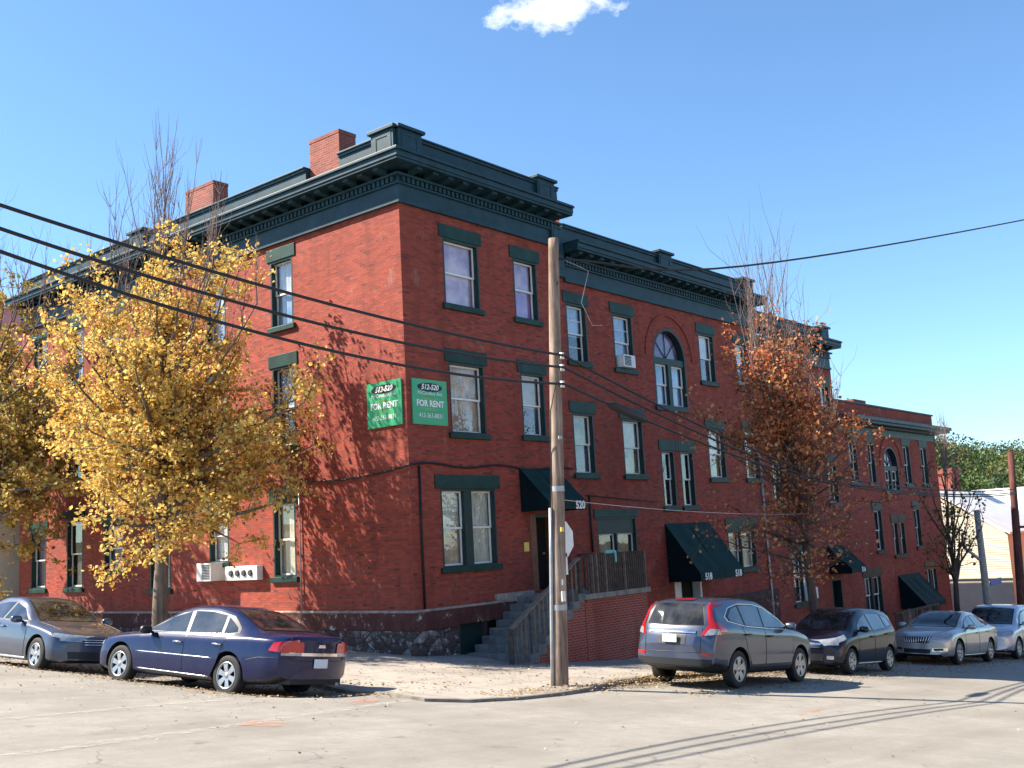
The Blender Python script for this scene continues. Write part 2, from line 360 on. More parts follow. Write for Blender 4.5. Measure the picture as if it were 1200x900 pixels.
# ------------------------------------------------------------------ ground
def road_mat():
    m, nt, out = new_mat('road'); v = coord(nt)
    a = noise_n(nt, v, .35, 5, .6); b = noise_n(nt, v, 2.5, 6, .7); c_ = noise_n(nt, v, 60, 3, .8)
    col = ramp(nt, a, [(.3, (.205, .19, .165)), (.55, (.305, .285, .25)), (.75, (.345, .325, .285))])
    col = mixc(nt, ramp(nt, b, [(.38, .0), (.68, .6)]), col, (.21, .19, .16))
    col = mixc(nt, ramp(nt, noise_n(nt, v, 14, 5, .75), [(.35, .35), (.55, 0.)]), col, (.2, .185, .165))
    col = mixc(nt, ramp(nt, c_, [(.3, .5), (.5, 0.)]), col, (.17, .155, .145))
    tyre = noise_n(nt, mapping(nt, v, (.06, .9, 1), (2, .4, 0)), 1.0, 4, .6)
    col = mixc(nt, ramp(nt, tyre, [(.48, 0.), (.66, .38)]), col, (.17, .15, .13))
    oil = noise_n(nt, v, 1.7, 3); col = mixc(nt, ramp(nt, oil, [(.66, 0.), (.74, .5)]), col, (.12, .105, .095))
    w_ = noise_n(nt, v, .9, 4)
    mp_ = N(nt, 'ShaderNodeVectorMath', operation='ADD'); sc_ = N(nt, 'ShaderNodeVectorMath', operation='SCALE'); nn = N(nt, 'ShaderNodeTexNoise'); nn.inputs['Scale'].default_value = 1.1
    nt.links.new(v, nn.inputs['Vector']); nt.links.new(nn.outputs['Color'], sc_.inputs[0]); sc_.inputs['Scale'].default_value = 1.6
    nt.links.new(v, mp_.inputs[0]); nt.links.new(sc_.outputs[0], mp_.inputs[1])
    vo = N(nt, 'ShaderNodeTexVoronoi', feature='DISTANCE_TO_EDGE'); vo.inputs['Scale'].default_value = .22; nt.links.new(mp_.outputs[0], vo.inputs['Vector'])
    crk = ramp(nt, vo.outputs['Distance'], [(.0, 1.), (.006, .0)])
    gate = N(nt, 'ShaderNodeMath', operation='MULTIPLY'); nt.links.new(crk, gate.inputs[0]); nt.links.new(ramp(nt, w_, [(.45, 0.), (.6, .7)]), gate.inputs[1])
    col = mixc(nt, gate.outputs[0], col, (.10, .09, .085))
    bsdf(nt, out, col, .9, .2, normal=bump(nt, c_, .35, .012)); M['road'] = m
    m, nt, out = new_mat('pavement'); v = coord(nt)
    a = noise_n(nt, v, .7, 5, .65); b = noise_n(nt, v, 30, 4, .8)
    col = ramp(nt, a, [(.3, (.25, .22, .19)), (.7, (.40, .365, .32))])
    col = mixc(nt, ramp(nt, b, [(.3, .5), (.55, 0.)]), col, (.16, .14, .12))
    br = N(nt, 'ShaderNodeTexBrick'); nt.links.new(mapping(nt, v, (1, 1, 1), (.3, .6, 0)), br.inputs['Vector'])
    br.offset = 0; br.inputs['Scale'].default_value = 1; br.inputs['Brick Width'].default_value = 1.6; br.inputs['Row Height'].default_value = 1.5
    br.inputs['Mortar Size'].default_value = .012
    col = mixc(nt, br.outputs['Fac'], col, (.13, .11, .095))
    bsdf(nt, out, col, .9, .2, normal=bump(nt, b, .3, .01)); M['pavement'] = m
    m, nt, out = new_mat('earth'); v = coord(nt)
    bsdf(nt, out, ramp(nt, noise_n(nt, v, .2, 6), [(.3, (.07, .075, .03)), (.7, (.14, .12, .06))]), .95, .1); M['earth'] = m
    # worn road paint: real paint left only in patches
    for nm, c_, lo, hi in (('paint_line', (.5, .48, .44), .42, .75), ('paint_orange', (.62, .22, .13), .42, .8)):
        m, nt, out = new_mat(nm); v = coord(nt)
        fac = ramp(nt, noise_n(nt, v, 7 if nm == 'paint_line' else 3, 7, .75), [(lo, 0.), (hi, .85)])
        b_ = bsdf(nt, None, c_, .85, .2); tr = N(nt, 'ShaderNodeBsdfTransparent'); mx = N(nt, 'ShaderNodeMixShader')
        nt.links.new(fac, mx.inputs[0]); nt.links.new(tr.outputs[0], mx.inputs[1]); nt.links.new(b_.outputs[0], mx.inputs[2]); nt.links.new(mx.outputs[0], out.inputs[0]); M[nm] = m
road_mat()
def sheet(xs, ys, zf, mat):
    mb = MB(); vs = [(x, y, zf(x, y)) for y in ys for x in xs]; n = len(xs)
    mb.add(vs, [(j * n + i, j * n + i + 1, (j + 1) * n + i + 1, (j + 1) * n + i) for j in range(len(ys) - 1) for i in range(n - 1)], mat, True)
    return mb
xs = [-1500, -600, -200, -80, -40] + list(range(-35, 95, 5)) + [90, 120, 160, 220, 320, 500, 900, 1600]
xs = sorted(set(xs))
ys = sorted(set([-1500, -600, -200, -80, -40] + list(range(-30, 75, 5)) + [90, 130, 200, 400, 900, 1600]))
structure(sheet(xs, ys, lambda x, y: g(x, y) - .6, 'earth').build('ground', normals=False))
rx = [-30 + i for i in range(0, 111)]; ry = [-22 + i for i in range(0, 90)]
structure(sheet(rx, ry, g, 'road').build('road', normals=False))
# sidewalk: outline kerb, inner fan grid down to the walls
kerb = [(13.25, 62), (13.25, 40), (13.2, 25), (13.15, 19), (13.1, 15.7), (12.6, 13.8), (12.05, 12.6), (11.95, 11.9), (12.4, 11.4), (13.4, 11.22), (14.6, 11.3), (15.7, 11.5), (17, 11.9), (19, 12.15)]
def kerb_y(x): return 12.15
mb = MB(); mk = MB()
def zsw(x, y):
    q = min(1, max(0, (sqrt((x - 12.9) ** 2 + (y - 12.1) ** 2) - 1.5) / 4)); return g(x, y) + .035 + .075 * q + dip(x, y)
def resample(pts, step):
    out = [Vector(pts[0])]
    for a, b in zip(pts, pts[1:]):
        a, b = Vector(a), Vector(b); n = max(1, int((b - a).length / step))
        out += [a.lerp(b, i / n) for i in range(1, n + 1)]
    return out
outer = resample(kerb, .5) + [Vector((x, 12.15)) for x in [19.5 + .5 * i for i in range(0, 118)]]
rows = 14
vs = []; 
inner = []
for p in outer:
    if p.x <= 13.3 and p.y > 19.5: q = Vector((X0 + .15, p.y))
    elif p.x >= X0 + .6: q = Vector((p.x, Y0 + .15))
    else: q = None
    inner.append(q)
idx = [i for i, q in enumerate(inner) if q is None]
i0, i1 = idx[0] - 1, idx[-1] + 1
qa, qb = inner[i0], inner[i1]; cc = Vector((X0 + .15, Y0 + .15))
for k, i in enumerate(range(i0 + 1, i1)):
    t = (k + 1) / (i1 - i0); L1 = (qa - cc).length; L2 = (qb - cc).length; s = t * (L1 + L2)
    inner[i] = qa.lerp(cc, s / L1) if s < L1 else cc.lerp(qb, (s - L1) / L2)
for p, q in zip(outer, inner):
    for j in range(rows + 1):
        w_ = p.lerp(q, j / rows); vs.append((w_.x, w_.y, zsw(w_.x, w_.y)))
R1 = rows + 1
mb.add(vs, [(i * R1 + j, (i + 1) * R1 + j, (i + 1) * R1 + j + 1, i * R1 + j + 1) for i in range(len(outer) - 1) for j in range(rows)], 'pavement', True)
structure(mb.build('sidewalk'))
plain('kerb_stone', (.2, .175, .15), .9, .45, 4, bumpy=.02)
kv = []; kf = []
for p, q in zip(outer, inner):
    n_ = (q - p).normalized() * .16
    a = p + n_
    kv += [(p.x, p.y, g(p.x, p.y) - .1), (p.x, p.y, zsw(p.x, p.y) + .012), (a.x, a.y, zsw(a.x, a.y) + .012)]
for i in range(len(outer) - 1):
    kf += [(i * 3, i * 3 + 3, i * 3 + 4, i * 3 + 1), (i * 3 + 1, i * 3 + 4, i * 3 + 5, i * 3 + 2)]
mk.add(kv, kf, 'kerb_stone', False); structure(mk.build('kerb'))
# worn stop line, crossing line and orange survey marks on the road
def ribbon(pts, wd, mat, name, lift=.006):
    pts = resample(pts, .3); mb = MB(); vs = []
    for i, p in enumerate(pts):
        d = (pts[min(i + 1, len(pts) - 1)] - pts[max(0, i - 1)]).normalized(); n_ = Vector((-d.y, d.x)) * wd / 2
        for q in (p + n_, p - n_): vs.append((q.x, q.y, g(q.x, q.y) + lift))
    mb.add(vs, [(2 * i, 2 * i + 1, 2 * i + 3, 2 * i + 2) for i in range(len(pts) - 1)], mat, True)
    return structure(mb.build(name, normals=False))
ribbon([(3.39, 13.09), (6.15, 13.30), (9.01, 13.73), (9.65, 13.78)], .2, 'paint_line', 'road_marking')
ribbon([(3.18, 10.23), (4.88, 10.55), (7.95, 11.18), (10.56, 11.85), (12.08, 12.19)], .2, 'paint_line', 'road_marking')
ribbon([(8.16, 10.97), (8.59, 11.24)], .5, 'paint_orange', 'road_marking', .010)
ribbon([(10.81, 12.24), (11.55, 12.61)], .35, 'paint_orange', 'road_marking', .010)
ribbon([(15.16, 7.31), (16.32, 7.53)], .12, 'paint_orange', 'road_marking', .010)

# ------------------------------------------------------------------ windows and walls
def make_window(parent, mp, u0, u1, z0, z1, cur, cur2=None, lintel=.36, sill=True, mull=None, grille=0, lint_over=.14, split=.5, sill_h=.15, lmat='trim_lintel', panel=None, arch=None, pale=False, recess=.17):
    """one window opening: casing > sash, pane, curtain, sill, lintel"""
    lm = lmat
    t = .055
    mb = MB(mp); rc = recess
    for a in ((u0, u0 + t, -rc - .12, .004, z0, z1), (u1 - t, u1, -rc - .12, .004, z0, z1)): mb.box(*a, 'casing_green')
    mb.box(u0 + t, u1 - t, -rc - .12, .003, z1 - t, z1, 'casing_green'); mb.box(u0 + t, u1 - t, -rc - .12, .003, z0, z0 + .04, 'casing_green')
    a, b, za, zb = u0 + t, u1 - t, z0 + .04, z1 - t
    if panel: mb.box(a, b, -rc + .02, -.05, panel, zb, 'casing_green'); zb = panel
    bays = [(a, b)]
    if mull:
        c_ = (a + b) / 2; mb.box(c_ - mull / 2, c_ + mull / 2, -rc - .1, -.03, za, zb, 'casing_green'); bays = [(a, c_ - mull / 2), (c_ + mull / 2, b)]
    win = mb.build('window', parent)
    sm = MB(mp); pm = MB(mp); cm = MB(mp)
    for k, (p, q) in enumerate(bays):
        s = .048; zm = za + (zb - za) * split
        for lo, hi, d in ((zm - s / 2, zb, -rc + .035), (za, zm + s / 2, -rc)):
            sm.box(p, p + s, d - .035, d, lo, hi, 'sash_white'); sm.box(q - s, q, d - .035, d, lo, hi, 'sash_white')
            sm.box(p + s, q - s, d - .034, d - .001, lo, lo + s, 'sash_white'); sm.box(p + s, q - s, d - .034, d - .001, hi - s, hi, 'sash_white')
            for gk in range(grille):
                zz = lo + (hi - lo) * (gk + 1) / (grille + 1); sm.box(p + s, q - s, d - .026, d - .008, zz - .012, zz + .012, 'sash_white')
            pm.box(p + s, q - s, d - .02, d - .014, lo + s, hi - s, 'glass')
        if isinstance(cur, dict): c1, c2 = cur['bays'][k]
        else: c1, c2 = cur, cur2 or cur
        hang = random.uniform(-.08, .08) if c2 != c1 else 0
        n = 12
        for lo, hi, mt in ((zm + hang, zb, c1), (za, zm + hang, c2)):
            vs = []
            for i in range(n + 1):
                uu = p + (q - p) * i / n; dd = -rc - .085 + .012 * sin(i * 2.1 + k) 
                vs += [(uu, dd, lo), (uu, dd, hi)]
            cm.add(vs, [(2 * i, 2 * i + 2, 2 * i + 3, 2 * i + 1) for i in range(n)], mt, True)
    sm.build('sash', win); pm.build('pane', win); cm.build('pane_backing', win)  # last mesh holds curtains plus sheets coloured as reflections and dark rooms
    if sill:
        sb = MB(mp); sb.box(u0 - .1, u1 + .1, -.06, .09, z0 - sill_h, z0 - .002, lm); sb.build('sill', win, bevel=.012)
    if lintel:
        lb = MB(mp); lb.box(u0 - lint_over, u1 + lint_over, -.06, .035, z1 + .002, z1 + lintel, lm); lb.build('lintel', win, bevel=.008)
    return win
def make_arch_window(parent, mp, u0, u1, z0, zs, cur, ring=True):
    """round-headed window, springing at zs"""
    c_ = (u0 + u1) / 2; R = (u1 - u0) / 2; n = 20; mb = MB(mp); rc = .17
    t = .09
    mb.box(u0, u0 + t, -rc - .12, .004, z0, zs, 'casing_green'); mb.box(u1 - t, u1, -rc - .12, .004, z0, zs, 'casing_green')
    for i in range(n):
        a0, a1 = pi * i / n, pi * (i + 1) / n
        P = []
        for rr in (R, R - t):
            for a in (a0, a1): P.append((c_ + rr * cos(a), zs + rr * sin(a)))
        for dd in (.004, -rc - .12): pass
        vs = [(P[0][0], .004, P[0][1]), (P[1][0], .004, P[1][1]), (P[3][0], .004, P[3][1]), (P[2][0], .004, P[2][1])]
        vs += [(x_, -rc - .12, z_) for x_, _, z_ in vs]
        mb.add(vs, [(0, 1, 2, 3), (4, 5, 6, 7), (0, 1, 5, 4), (2, 3, 7, 6)], 'casing_green')
    mb.box(u0 + t, u1 - t, -rc - .1, -.03, zs - .22, zs, 'casing_green'); mb.box(c_ - .11, c_ + .11, -rc - .1, -.03, z0, zs - .22, 'casing_green')
    mb.box(u0 + t, u1 - t, -rc - .12, .003, z0, z0 + .05, 'casing_green')
    for a in (pi * .25, pi * .5, pi * .75): mb.tube([(c_, -rc, zs), (c_ + (R - t) * cos(a), -rc, zs + (R - t) * sin(a))], .018, 'casing_green', 4)
    win = mb.build('window', parent)
    sm = MB(mp); pm = MB(mp); cm = MB(mp); s = .06
    for p, q in ((u0 + t, c_ - .11), (c_ + .11, u1 - t)):
        za, zb = z0 + .05, zs - .22; zm = (za + zb) / 2
        for lo, hi, d in ((zm - s / 2, zb, -rc + .035), (za, zm + s / 2, -rc)):
            sm.box(p, p + s, d - .035, d, lo, hi, 'sash_white'); sm.box(q - s, q, d - .035, d, lo, hi, 'sash_white')
            sm.box(p + s, q - s, d - .034, d - .001, lo, lo + s, 'sash_white'); sm.box(p + s, q - s, d - .034, d - .001, hi - s, hi, 'sash_white')
            pm.box(p + s, q - s, d - .02, d - .014, lo + s, hi - s, 'glass')
        cm.quad((p, -rc - .09, za), (q, -rc - .09, za), (q, -rc - .09, zb), (p, -rc - .09, zb), cur)
    fan = [(c_ + (R - t) * cos(pi * i / n), zs + (R - t) * sin(pi * i / n)) for i in range(n + 1)]
    pm.poly([(x_, -rc - .02, z_) for x_, z_ in fan], 'glass'); cm.poly([(x_, -rc - .09, z_) for x_, z_ in fan], 'curtain_violet')
    sm.build('sash', win); pm.build('pane', win); cm.build('pane_backing', win)
    sb = MB(mp); sb.box(u0 - .1, u1 + .1, -.06, .09, z0 - .16, z0 - .002, 'trim_green'); sb.build('sill', win, bevel=.012)
    if ring:
        rb = MB(mp)
        for k in range(24):
            a0, a1 = pi * k / 24, pi * (k + 1) / 24
            vs = [(c_ + rr * cos(a), dd, zs + rr * sin(a)) for dd in (-.02, .045) for rr in (R + .42, R + .5) for a in (a0, a1)]
            rb.add(vs, [(0, 1, 3, 2), (4, 5, 7, 6), (0, 1, 5, 4), (2, 3, 7, 6), (0, 2, 6, 4), (1, 3, 7, 5)], 'brick')
        rb.build('arch_hood', win)
    return win
def wall_grid(mb, mp, u0, u1, z0, z1, holes, mat, arches=()):
    us = sorted(set([u0, u1] + [h for q in holes for h in q[:2] if u0 < h < u1] + [h for q in arches for h in q[:2]]))
    zs = sorted(set([z0, z1] + [h for q in holes for h in q[2:4] if z0 < h < z1] + [h for q in arches for h in (q[2], q[3] + (q[1] - q[0]) / 2)]))
    full = [tuple(q[:4]) for q in holes] + [(a[0], a[1], a[2], a[3] + (a[1] - a[0]) / 2) for a in arches]
    old = mb.mp; mb.mp = mp
    for a, b in zip(us, us[1:]):
        for c_, d in zip(zs, zs[1:]):
            m_, k_ = (a + b) / 2, (c_ + d) / 2
            if any(h[0] < m_ < h[1] and h[2] < k_ < h[3] for h in full): continue
            mb.quad((a, 0, c_), (b, 0, c_), (b, 0, d), (a, 0, d), mat)
    for a in arches:
        c_, R = (a[0] + a[1]) / 2, (a[1] - a[0]) / 2; top = a[3] + R; n = 20
        for i in range(n):
            p, q = (c_ + R * cos(pi * i / n), a[3] + R * sin(pi * i / n)), (c_ + R * cos(pi * (i + 1) / n), a[3] + R * sin(pi * (i + 1) / n))
            mb.quad((p[0], 0, p[1]), (p[0], 0, top), (q[0], 0, top), (q[0], 0, q[1]), mat)
    mb.mp = old

# ------------------------------------------------------------------ the brick corner block
BL = thing('apartment_building', 'long three-storey red brick apartment block with dark green cornice at the street corner', 'apartment building', (X0 + 13, Y0 + 10, g(X0, Y0)))
PAV = 6.95; S2 = 19.55; S3 = 26.6; LEND = 20.4
wins = []   # (mp, u0,u1,z0,z1, kwargs)
def W(side, u0, u1, z0, z1, cur, cur2=None, **k): wins.append((side, u0, u1, z0, z1, cur, cur2, k))
W('R', 1.58, 3.02, 6.42, 8.26, 'curtain_lilac', 'curtain_lilac'); W('R', 4.53, 5.64, 6.42, 8.20, 'curtain_lilac', 'curtain_purple')
W('R', 1.60, 3.02, 2.95, 4.85, 'tan_blind_reflection'); W('R', 4.60, 5.68, 3.00, 4.82, 'tan_blind_reflection', 'curtain_dusk')
W('R', 1.08, 3.22, -.53, 1.48, {'bays': [('curtain_cream', 'tan_blind_reflection'), ('curtain_cream', 'curtain_cream')]}, mull=.3, lint_over=.2)
W('R', 6.98, 8.04, 5.40, 7.22, 'sky_reflection', 'unlit_room', grille=1); W('R', 9.50, 10.64, 5.40, 7.22, 'sky_reflection', 'sky_reflection', grille=1)
W('R', 14.97, 16.09, 5.42, 7.21, 'curtain_white', 'curtain_dusk'); W('R', 17.72, 18.78, 5.42, 7.16, 'curtain_white', 'curtain_white')
W('R', 6.98, 8.06, 1.95, 3.80, 'olive_reflection', 'curtain_dusk'); W('R', 9.63, 10.83, 1.95, 3.76, 'tan_blind_reflection', 'olive_reflection')
W('R', 11.85, 12.68, .92, 2.81, 'unlit_room', lint_over=.12); W('R', 13.08, 13.95, .92, 2.81, 'unlit_room', lint_over=.12)
W('R', 15.08, 16.30, 1.91, 3.70, 'curtain_cream', 'olive_reflection'); W('R', 17.83, 18.95, 1.92, 3.77, 'olive_reflection', 'tan_blind_reflection')
W('R', 7.90, 10.05, -1.05, .62, 'curtain_dusk', lintel=.26, panel=.12, mull=.06, split=.02); W('R', 15.97, 18.08, -1.37, .0, 'curtain_cream', 'curtain_cream', mull=.08, lintel=.45)
W('R', 20.98, 22.86, -2.98, -.92, {'bays': [('curtain_cream', 'unlit_room'), ('curtain_cream', 'curtain_white')]}, mull=.08, lintel=.5)
for a, b in ((19.95, 20.95), (22.5, 23.5), (25.2, 26.2)):
    W('R', a, b, 4.35, 6.1, 'curtain_white', 'curtain_dusk'); W('R', a, b, .95, 2.75, 'olive_reflection', 'curtain_dusk')
for v0, v1, big in ((4.36, 5.36, 1), (7.55, 8.53, 1), (10.56, 11.7, 1), (13.3, 14.4, 1), (15.85, 16.95, 1), (18.45, 19.5, 1)):
    W('L', v0, v1, 6.45, 8.40, 'curtain_white', 'sky_reflection', pale=True); W('L', v0, v1, 3.0, 5.28, 'sky_reflection', 'curtain_dusk', pale=True)
W('L', 4.48, 5.46, -.58, 1.47, 'curtain_cream', pale=False, lintel=.42); W('L', 7.55, 8.53, -.1, 1.47, 'curtain_white', lintel=.42)
W('L', 10.56, 11.7, -.82, 1.55, 'curtain_dusk'); W('L', 13.25, 14.48, -.22, 1.3, 'curtain_dusk', pale=True); W('L', 15.85, 16.95, -.71, 1.6, 'unlit_room', lintel=0); W('L', 18.4, 19.5, -.7, 1.3, 'curtain_dusk', pale=True)
ARCH = (11.82, 13.95, 4.33, 6.03)
doors = [(4.65, 5.83, -1.34, .78), (12.1, 13.85, -3.85, -1.3), (24.5, 25.6, -4.6, -2.2)]
mb = MB()
hr = [q[1:5] for q in wins if q[0] == 'R'] + doors
def sect(u0, u1, z0, z1, arches=()):
    wall_grid(mb, RF, u0, u1, z0, z1, [h for h in hr if u0 - .2 < h[0] < u1], 'brick', arches)
sect(0, PAV, -1.55, 9.0); sect(PAV, S2, -4.6, 8.0, [ARCH]); sect(S2, S3, -5.2, 7.0)
wall_grid(mb, LF, 0, LEND, -1.55, 9.0, [q[1:5] for q in wins if q[0] == 'L'], 'brick')
mb.mp = None
D = 16
for (ua, ub, zt) in ((0, PAV, 9.0), (PAV, S2, 8.0), (S2, S3, 7.0)):
    mb.quad((X0 + ua, Y0 + LEND, -5), (X0 + ub, Y0 + LEND, -5), (X0 + ub, Y0 + LEND, zt + 1.2), (X0 + ua, Y0 + LEND, zt + 1.2), 'brick')
mb.quad((X0 + S3, Y0, -5.2), (X0 + S3, Y0 + LEND, -5.2), (X0 + S3, Y0 + LEND, 8.2), (X0 + S3, Y0, 8.2), 'brick')
mb.quad((X0 + S2, Y0, 6.9), (X0 + S2, Y0 + LEND, 6.9), (X0 + S2, Y0 + LEND, 9.2), (X0 + S2, Y0, 9.2), 'brick')
mb.quad((X0 + PAV, Y0, 7.9), (X0 + PAV, Y0 + LEND, 7.9), (X0 + PAV, Y0 + LEND, 10.2), (X0 + PAV, Y0, 10.2), 'brick')
mb.build('wall', BL, normals=False)
# pale mortar-smeared quoin edge at the corner
for side, u0, u1, z0, z1, c1, c2, k in wins:
    make_window(BL, RF if side == 'R' else LF, u0, u1, z0, z1, c1, c2, **k)
make_arch_window(BL, RF, *ARCH, 'sky_reflection')
# lintel block that joins the paired narrow windows
mb = MB(RF); mb.box(12.82, 12.94, -.05, .034, 2.83, 3.17, 'trim_green'); mb.build('lintel_block', BL)
# roof
mb = MB()
for ua, ub, zt in ((.3, PAV, 9.9), (PAV, S2, 8.9), (S2, S3, 7.8)):
    mb.box(X0 + ua, X0 + ub - .02, Y0 + .3, Y0 + LEND - .02, zt - .25, zt, 'roof_black')
roof = mb.build('roof', BL)
# entablature: frieze, dentils, brackets, cornice slab, parapet with pedestals
def entab(mp, u0, u1, z, start_miter, end_ext, name_dent=True, para=.78, peds=(), pav=True, start_ext=0, proj=.62, fr=.5, para_skip=None, face='trim_green', gut='trim_green'):
    """z = underside of the frieze. mitred start when start_miter (corner)"""
    fb = MB(mp)
    def run(d0, d1, z0, z1, mat, ext0=None, ext1=None):
        a = u0 - (d1 if start_miter else start_ext if ext0 is None else ext0); b = u1 + (end_ext if ext1 is None else ext1)
        # mitre: the inner edge starts at the corner line
        ai = u0 - (d0 if start_miter else start_ext)
        vs = [(ai, d0, z0), (b, d0, z0), (b, d1, z0), (a, d1, z0), (ai, d0, z1), (b, d0, z1), (b, d1, z1), (a, d1, z1)]
        fb.add(vs, [(0, 1, 2, 3), (4, 5, 6, 7), (0, 1, 5, 4), (1, 2, 6, 5), (2, 3, 7, 6), (3, 0, 4, 7)], mat)
    run(-.1, .05, z + .1, z + fr, face, ext1=0); run(-.09, .10, z, z + .1, face, ext1=0)
    run(-.09, .12, z + fr, z + fr + .05, face, ext1=0.02); run(-.09, .08, z + fr + .05, z + fr + .20, face, ext1=0)
    if name_dent:
        n = int((u1 - u0) / .17)
        for i in range(n):
            uu = u0 + .03 + i * .17; fb.box(uu, uu + .095, .078, .155, z + fr + .058, z + fr + .19, face)
    fb.build('frieze', BLK)
    fb = MB(mp)
    run(-.09, .2, z + fr + .20, z + fr + .27, face); run(-.09, proj, z + fr + .40, z + fr + .47, face)
    run(-.09, proj + .03, z + fr + .47, z + fr + .62, face); run(-.09, proj + .09, z + fr + .62, z + fr + .69, gut)
    run(-.09, proj + .05, z + fr + .69, z + fr + .72, gut)
    cor = fb.build('cornice', BLK, bevel=.012)
    n = int((u1 - u0) / .58)
    for i in range(n):
        uu = u0 + .2 + i * (u1 - u0 - .3) / n
        kb = MB(mp); kb.prism([(uu, .18, z + fr + .272), (uu, proj - .1, z + fr + .33), (uu, proj - .1, z + fr + .398), (uu, .18, z + fr + .398)], (.2, 0, 0), face); kb.build('bracket', cor)
    if para:
        zp = z + fr + .72
        fb = MB(mp)
        segs = [(u0 if not start_miter else u0 - .05, u1)]
        if para_skip: segs = [(segs[0][0], para_skip[0]), (para_skip[1], u1)]
        for a, b in segs:
            if b - a < .05: continue
            fb.box(a, b, -.25, .05, zp - .03, zp + para - .12, face); fb.box(a, b, -.28, .10, zp + para - .12, zp + para - .05, face); fb.box(a, b, -.3, .14, zp + para - .05, zp + para, face)
            fb.box(a, b, -.24, .09, zp, zp + .12, face)
        for p in peds:
            fb.box(p - .42, p + .42, -.3, .17, zp - .02, zp + para + .05, face)
            fb.box(p - .5, p + .5, -.36, .25, zp + para + .05, zp + para + .14, face)
            for q in (-.28, .28): fb.box(p + q - .07, p + q + .07, .165, .185, zp + .2, zp + para - .12, face)
            fb.box(p - .35, p + .35, .165, .185, zp + .12, zp + .2, face); fb.box(p - .35, p + .35, .165, .185, zp + para - .12, zp + para - .04, face)
        fb.build('parapet', BLK, bevel=.012)
BLK = BL
entab(RF, 0, PAV - .1, 8.87, True, -.03, para=.72, peds=(.36, 6.15))
entab(LF, 0, LEND, 8.87, True, .1, para=.72, peds=(.36, 12.2), para_skip=(2.2, 3.6), face='trim_green', gut='trim_green')
entab(RF, PAV + .0, S2 - .1, 7.85, False, .05, para=.62, peds=(PAV + 5.9, S2 - .55))
entab(RF, S2 + .0, S3 - .1, 6.85, False, .05, para=.55, peds=(S3 - .6,))
mb = MB(RF)
mb.box(6.35, 6.9, -.05, .14, 7.95, 9.55, 'trim_green'); mb.box(6.42, 6.83, .138, .16, 8.2, 9.4, 'trim_green')
mb.build('pilaster_block', BL, bevel=.012)
def chimney(x0, x1, y0, y1, z0, z1):
    b = MB(); b.box(x0, x1, y0, y1, z0, z1 - .1, 'brick_chimney'); b.box(x0 - .012, x1 + .012, y0 - .012, y1 + .012, z1 - .1, z1, 'brick_chimney')
    b.box(x0 + .12, x1 - .12, y0 + .15, y1 - .15, z1, z1 + .03, 'roof_black')
    c_ = b.build('chimney', roof); return c_
chimney(18.98, 19.6, 21.35, 22.6, 9.3, 11.62); chimney(19.05, 19.6, 27.35, 28.85, 9.3, 11.75)
# foundation: dressed band over rubble with peeling whitewash
m, nt_, out = new_mat('rubble'); v_ = coord(nt_)
vo = N(nt_, 'ShaderNodeTexVoronoi', feature='DISTANCE_TO_EDGE'); vo.inputs['Scale'].default_value = 2.5; nt_.links.new(mapping(nt_, v_, (1, 1, 1.7)), vo.inputs['Vector'])
v2 = N(nt_, 'ShaderNodeTexVoronoi'); v2.inputs['Scale'].default_value = 2.5; nt_.links.new(mapping(nt_, v_, (1, 1, 1.7)), v2.inputs['Vector'])
sep = N(nt_, 'ShaderNodeSeparateColor'); nt_.links.new(v2.outputs['Color'], sep.inputs[0])
colr = ramp(nt_, sep.outputs[0], [(.0, (.06, .05, .048)), (.4, (.11, .09, .085)), (.6, (.24, .23, .225)), (.8, (.20, .185, .175)), (1, (.13, .075, .065))])
colr = mixc(nt_, ramp(nt_, noise_n(nt_, v_, 3.2, 7, .75), [(.42, 0.), (.56, .9)]), colr, (.085, .05, .045))
colr = mixc(nt_, ramp(nt_, noise_n(nt_, mapping(nt_, v_, (1, 1, 1), (5, 2, 1)), 4.5, 8, .8), [(.56, 0.), (.62, .9)]), colr, (.5, .5, .5))
colr = mixc(nt_, ramp(nt_, vo.outputs['Distance'], [(.01, 1.), (.05, 0.)]), colr, (.04, .032, .03))
bsdf(nt_, out, colr, .9, .2, normal=bump(nt_, vo.outputs['Distance'], .9, .06)); M['rubble'] = m
m, nt_, out = new_mat('band_stone'); v_ = coord(nt_)
colr = ramp(nt_, noise_n(nt_, v_, 2.1, 7, .72), [(.45, (.085, .032, .028)), (.6, (.12, .05, .042)), (.66, (.5, .45, .42))])
bsdf(nt_, out, colr, .85, .2, normal=bump(nt_, noise_n(nt_, v_, 9, 4), .5, .02)); M['band_stone'] = m
mb = MB(LF); mb.box(-.07, LEND, -.2, .07, -2.0, -1.553, 'band_stone'); mb.box(-.05, LEND, -.2, .05, -3.2, -2.0, 'rubble')
mb.box(-.09, LEND, -.05, .09, -1.565, -1.50, 'stone_pale')
mb.mp = RF
mb.box(.001, 1.55, -.2, .069, -2.02, -1.553, 'band_stone'); mb.box(.001, 1.55, -.2, .049, -3.5, -2.02, 'rubble')
mb.box(1.55, 3.35, -.2, .069, -1.98, -1.553, 'band_stone'); mb.box(1.55, 3.35, -.2, .045, -3.6, -2.85, 'rubble'); mb.box(3.35, 4.6, -.2, .068, -3.5, -1.553, 'stone_dark')
mb.box(3.0, 4.6, -.05, .10, -1.56, -1.32, 'stone_pale'); mb.box(.001, 3.0, -.05, .088, -1.565, -1.50, 'stone_pale')
mb.box(4.6, S3, -.2, .035, -6.2, -4.3, 'stone_dark'); mb.box(14.2, S2, -.2, .07, -2.55, -2.25, 'stone_dark'); mb.box(14.2, S2, -.2, .05, -4.3, -2.55, 'band_stone')
mb.build('foundation', BL, bevel=.02)
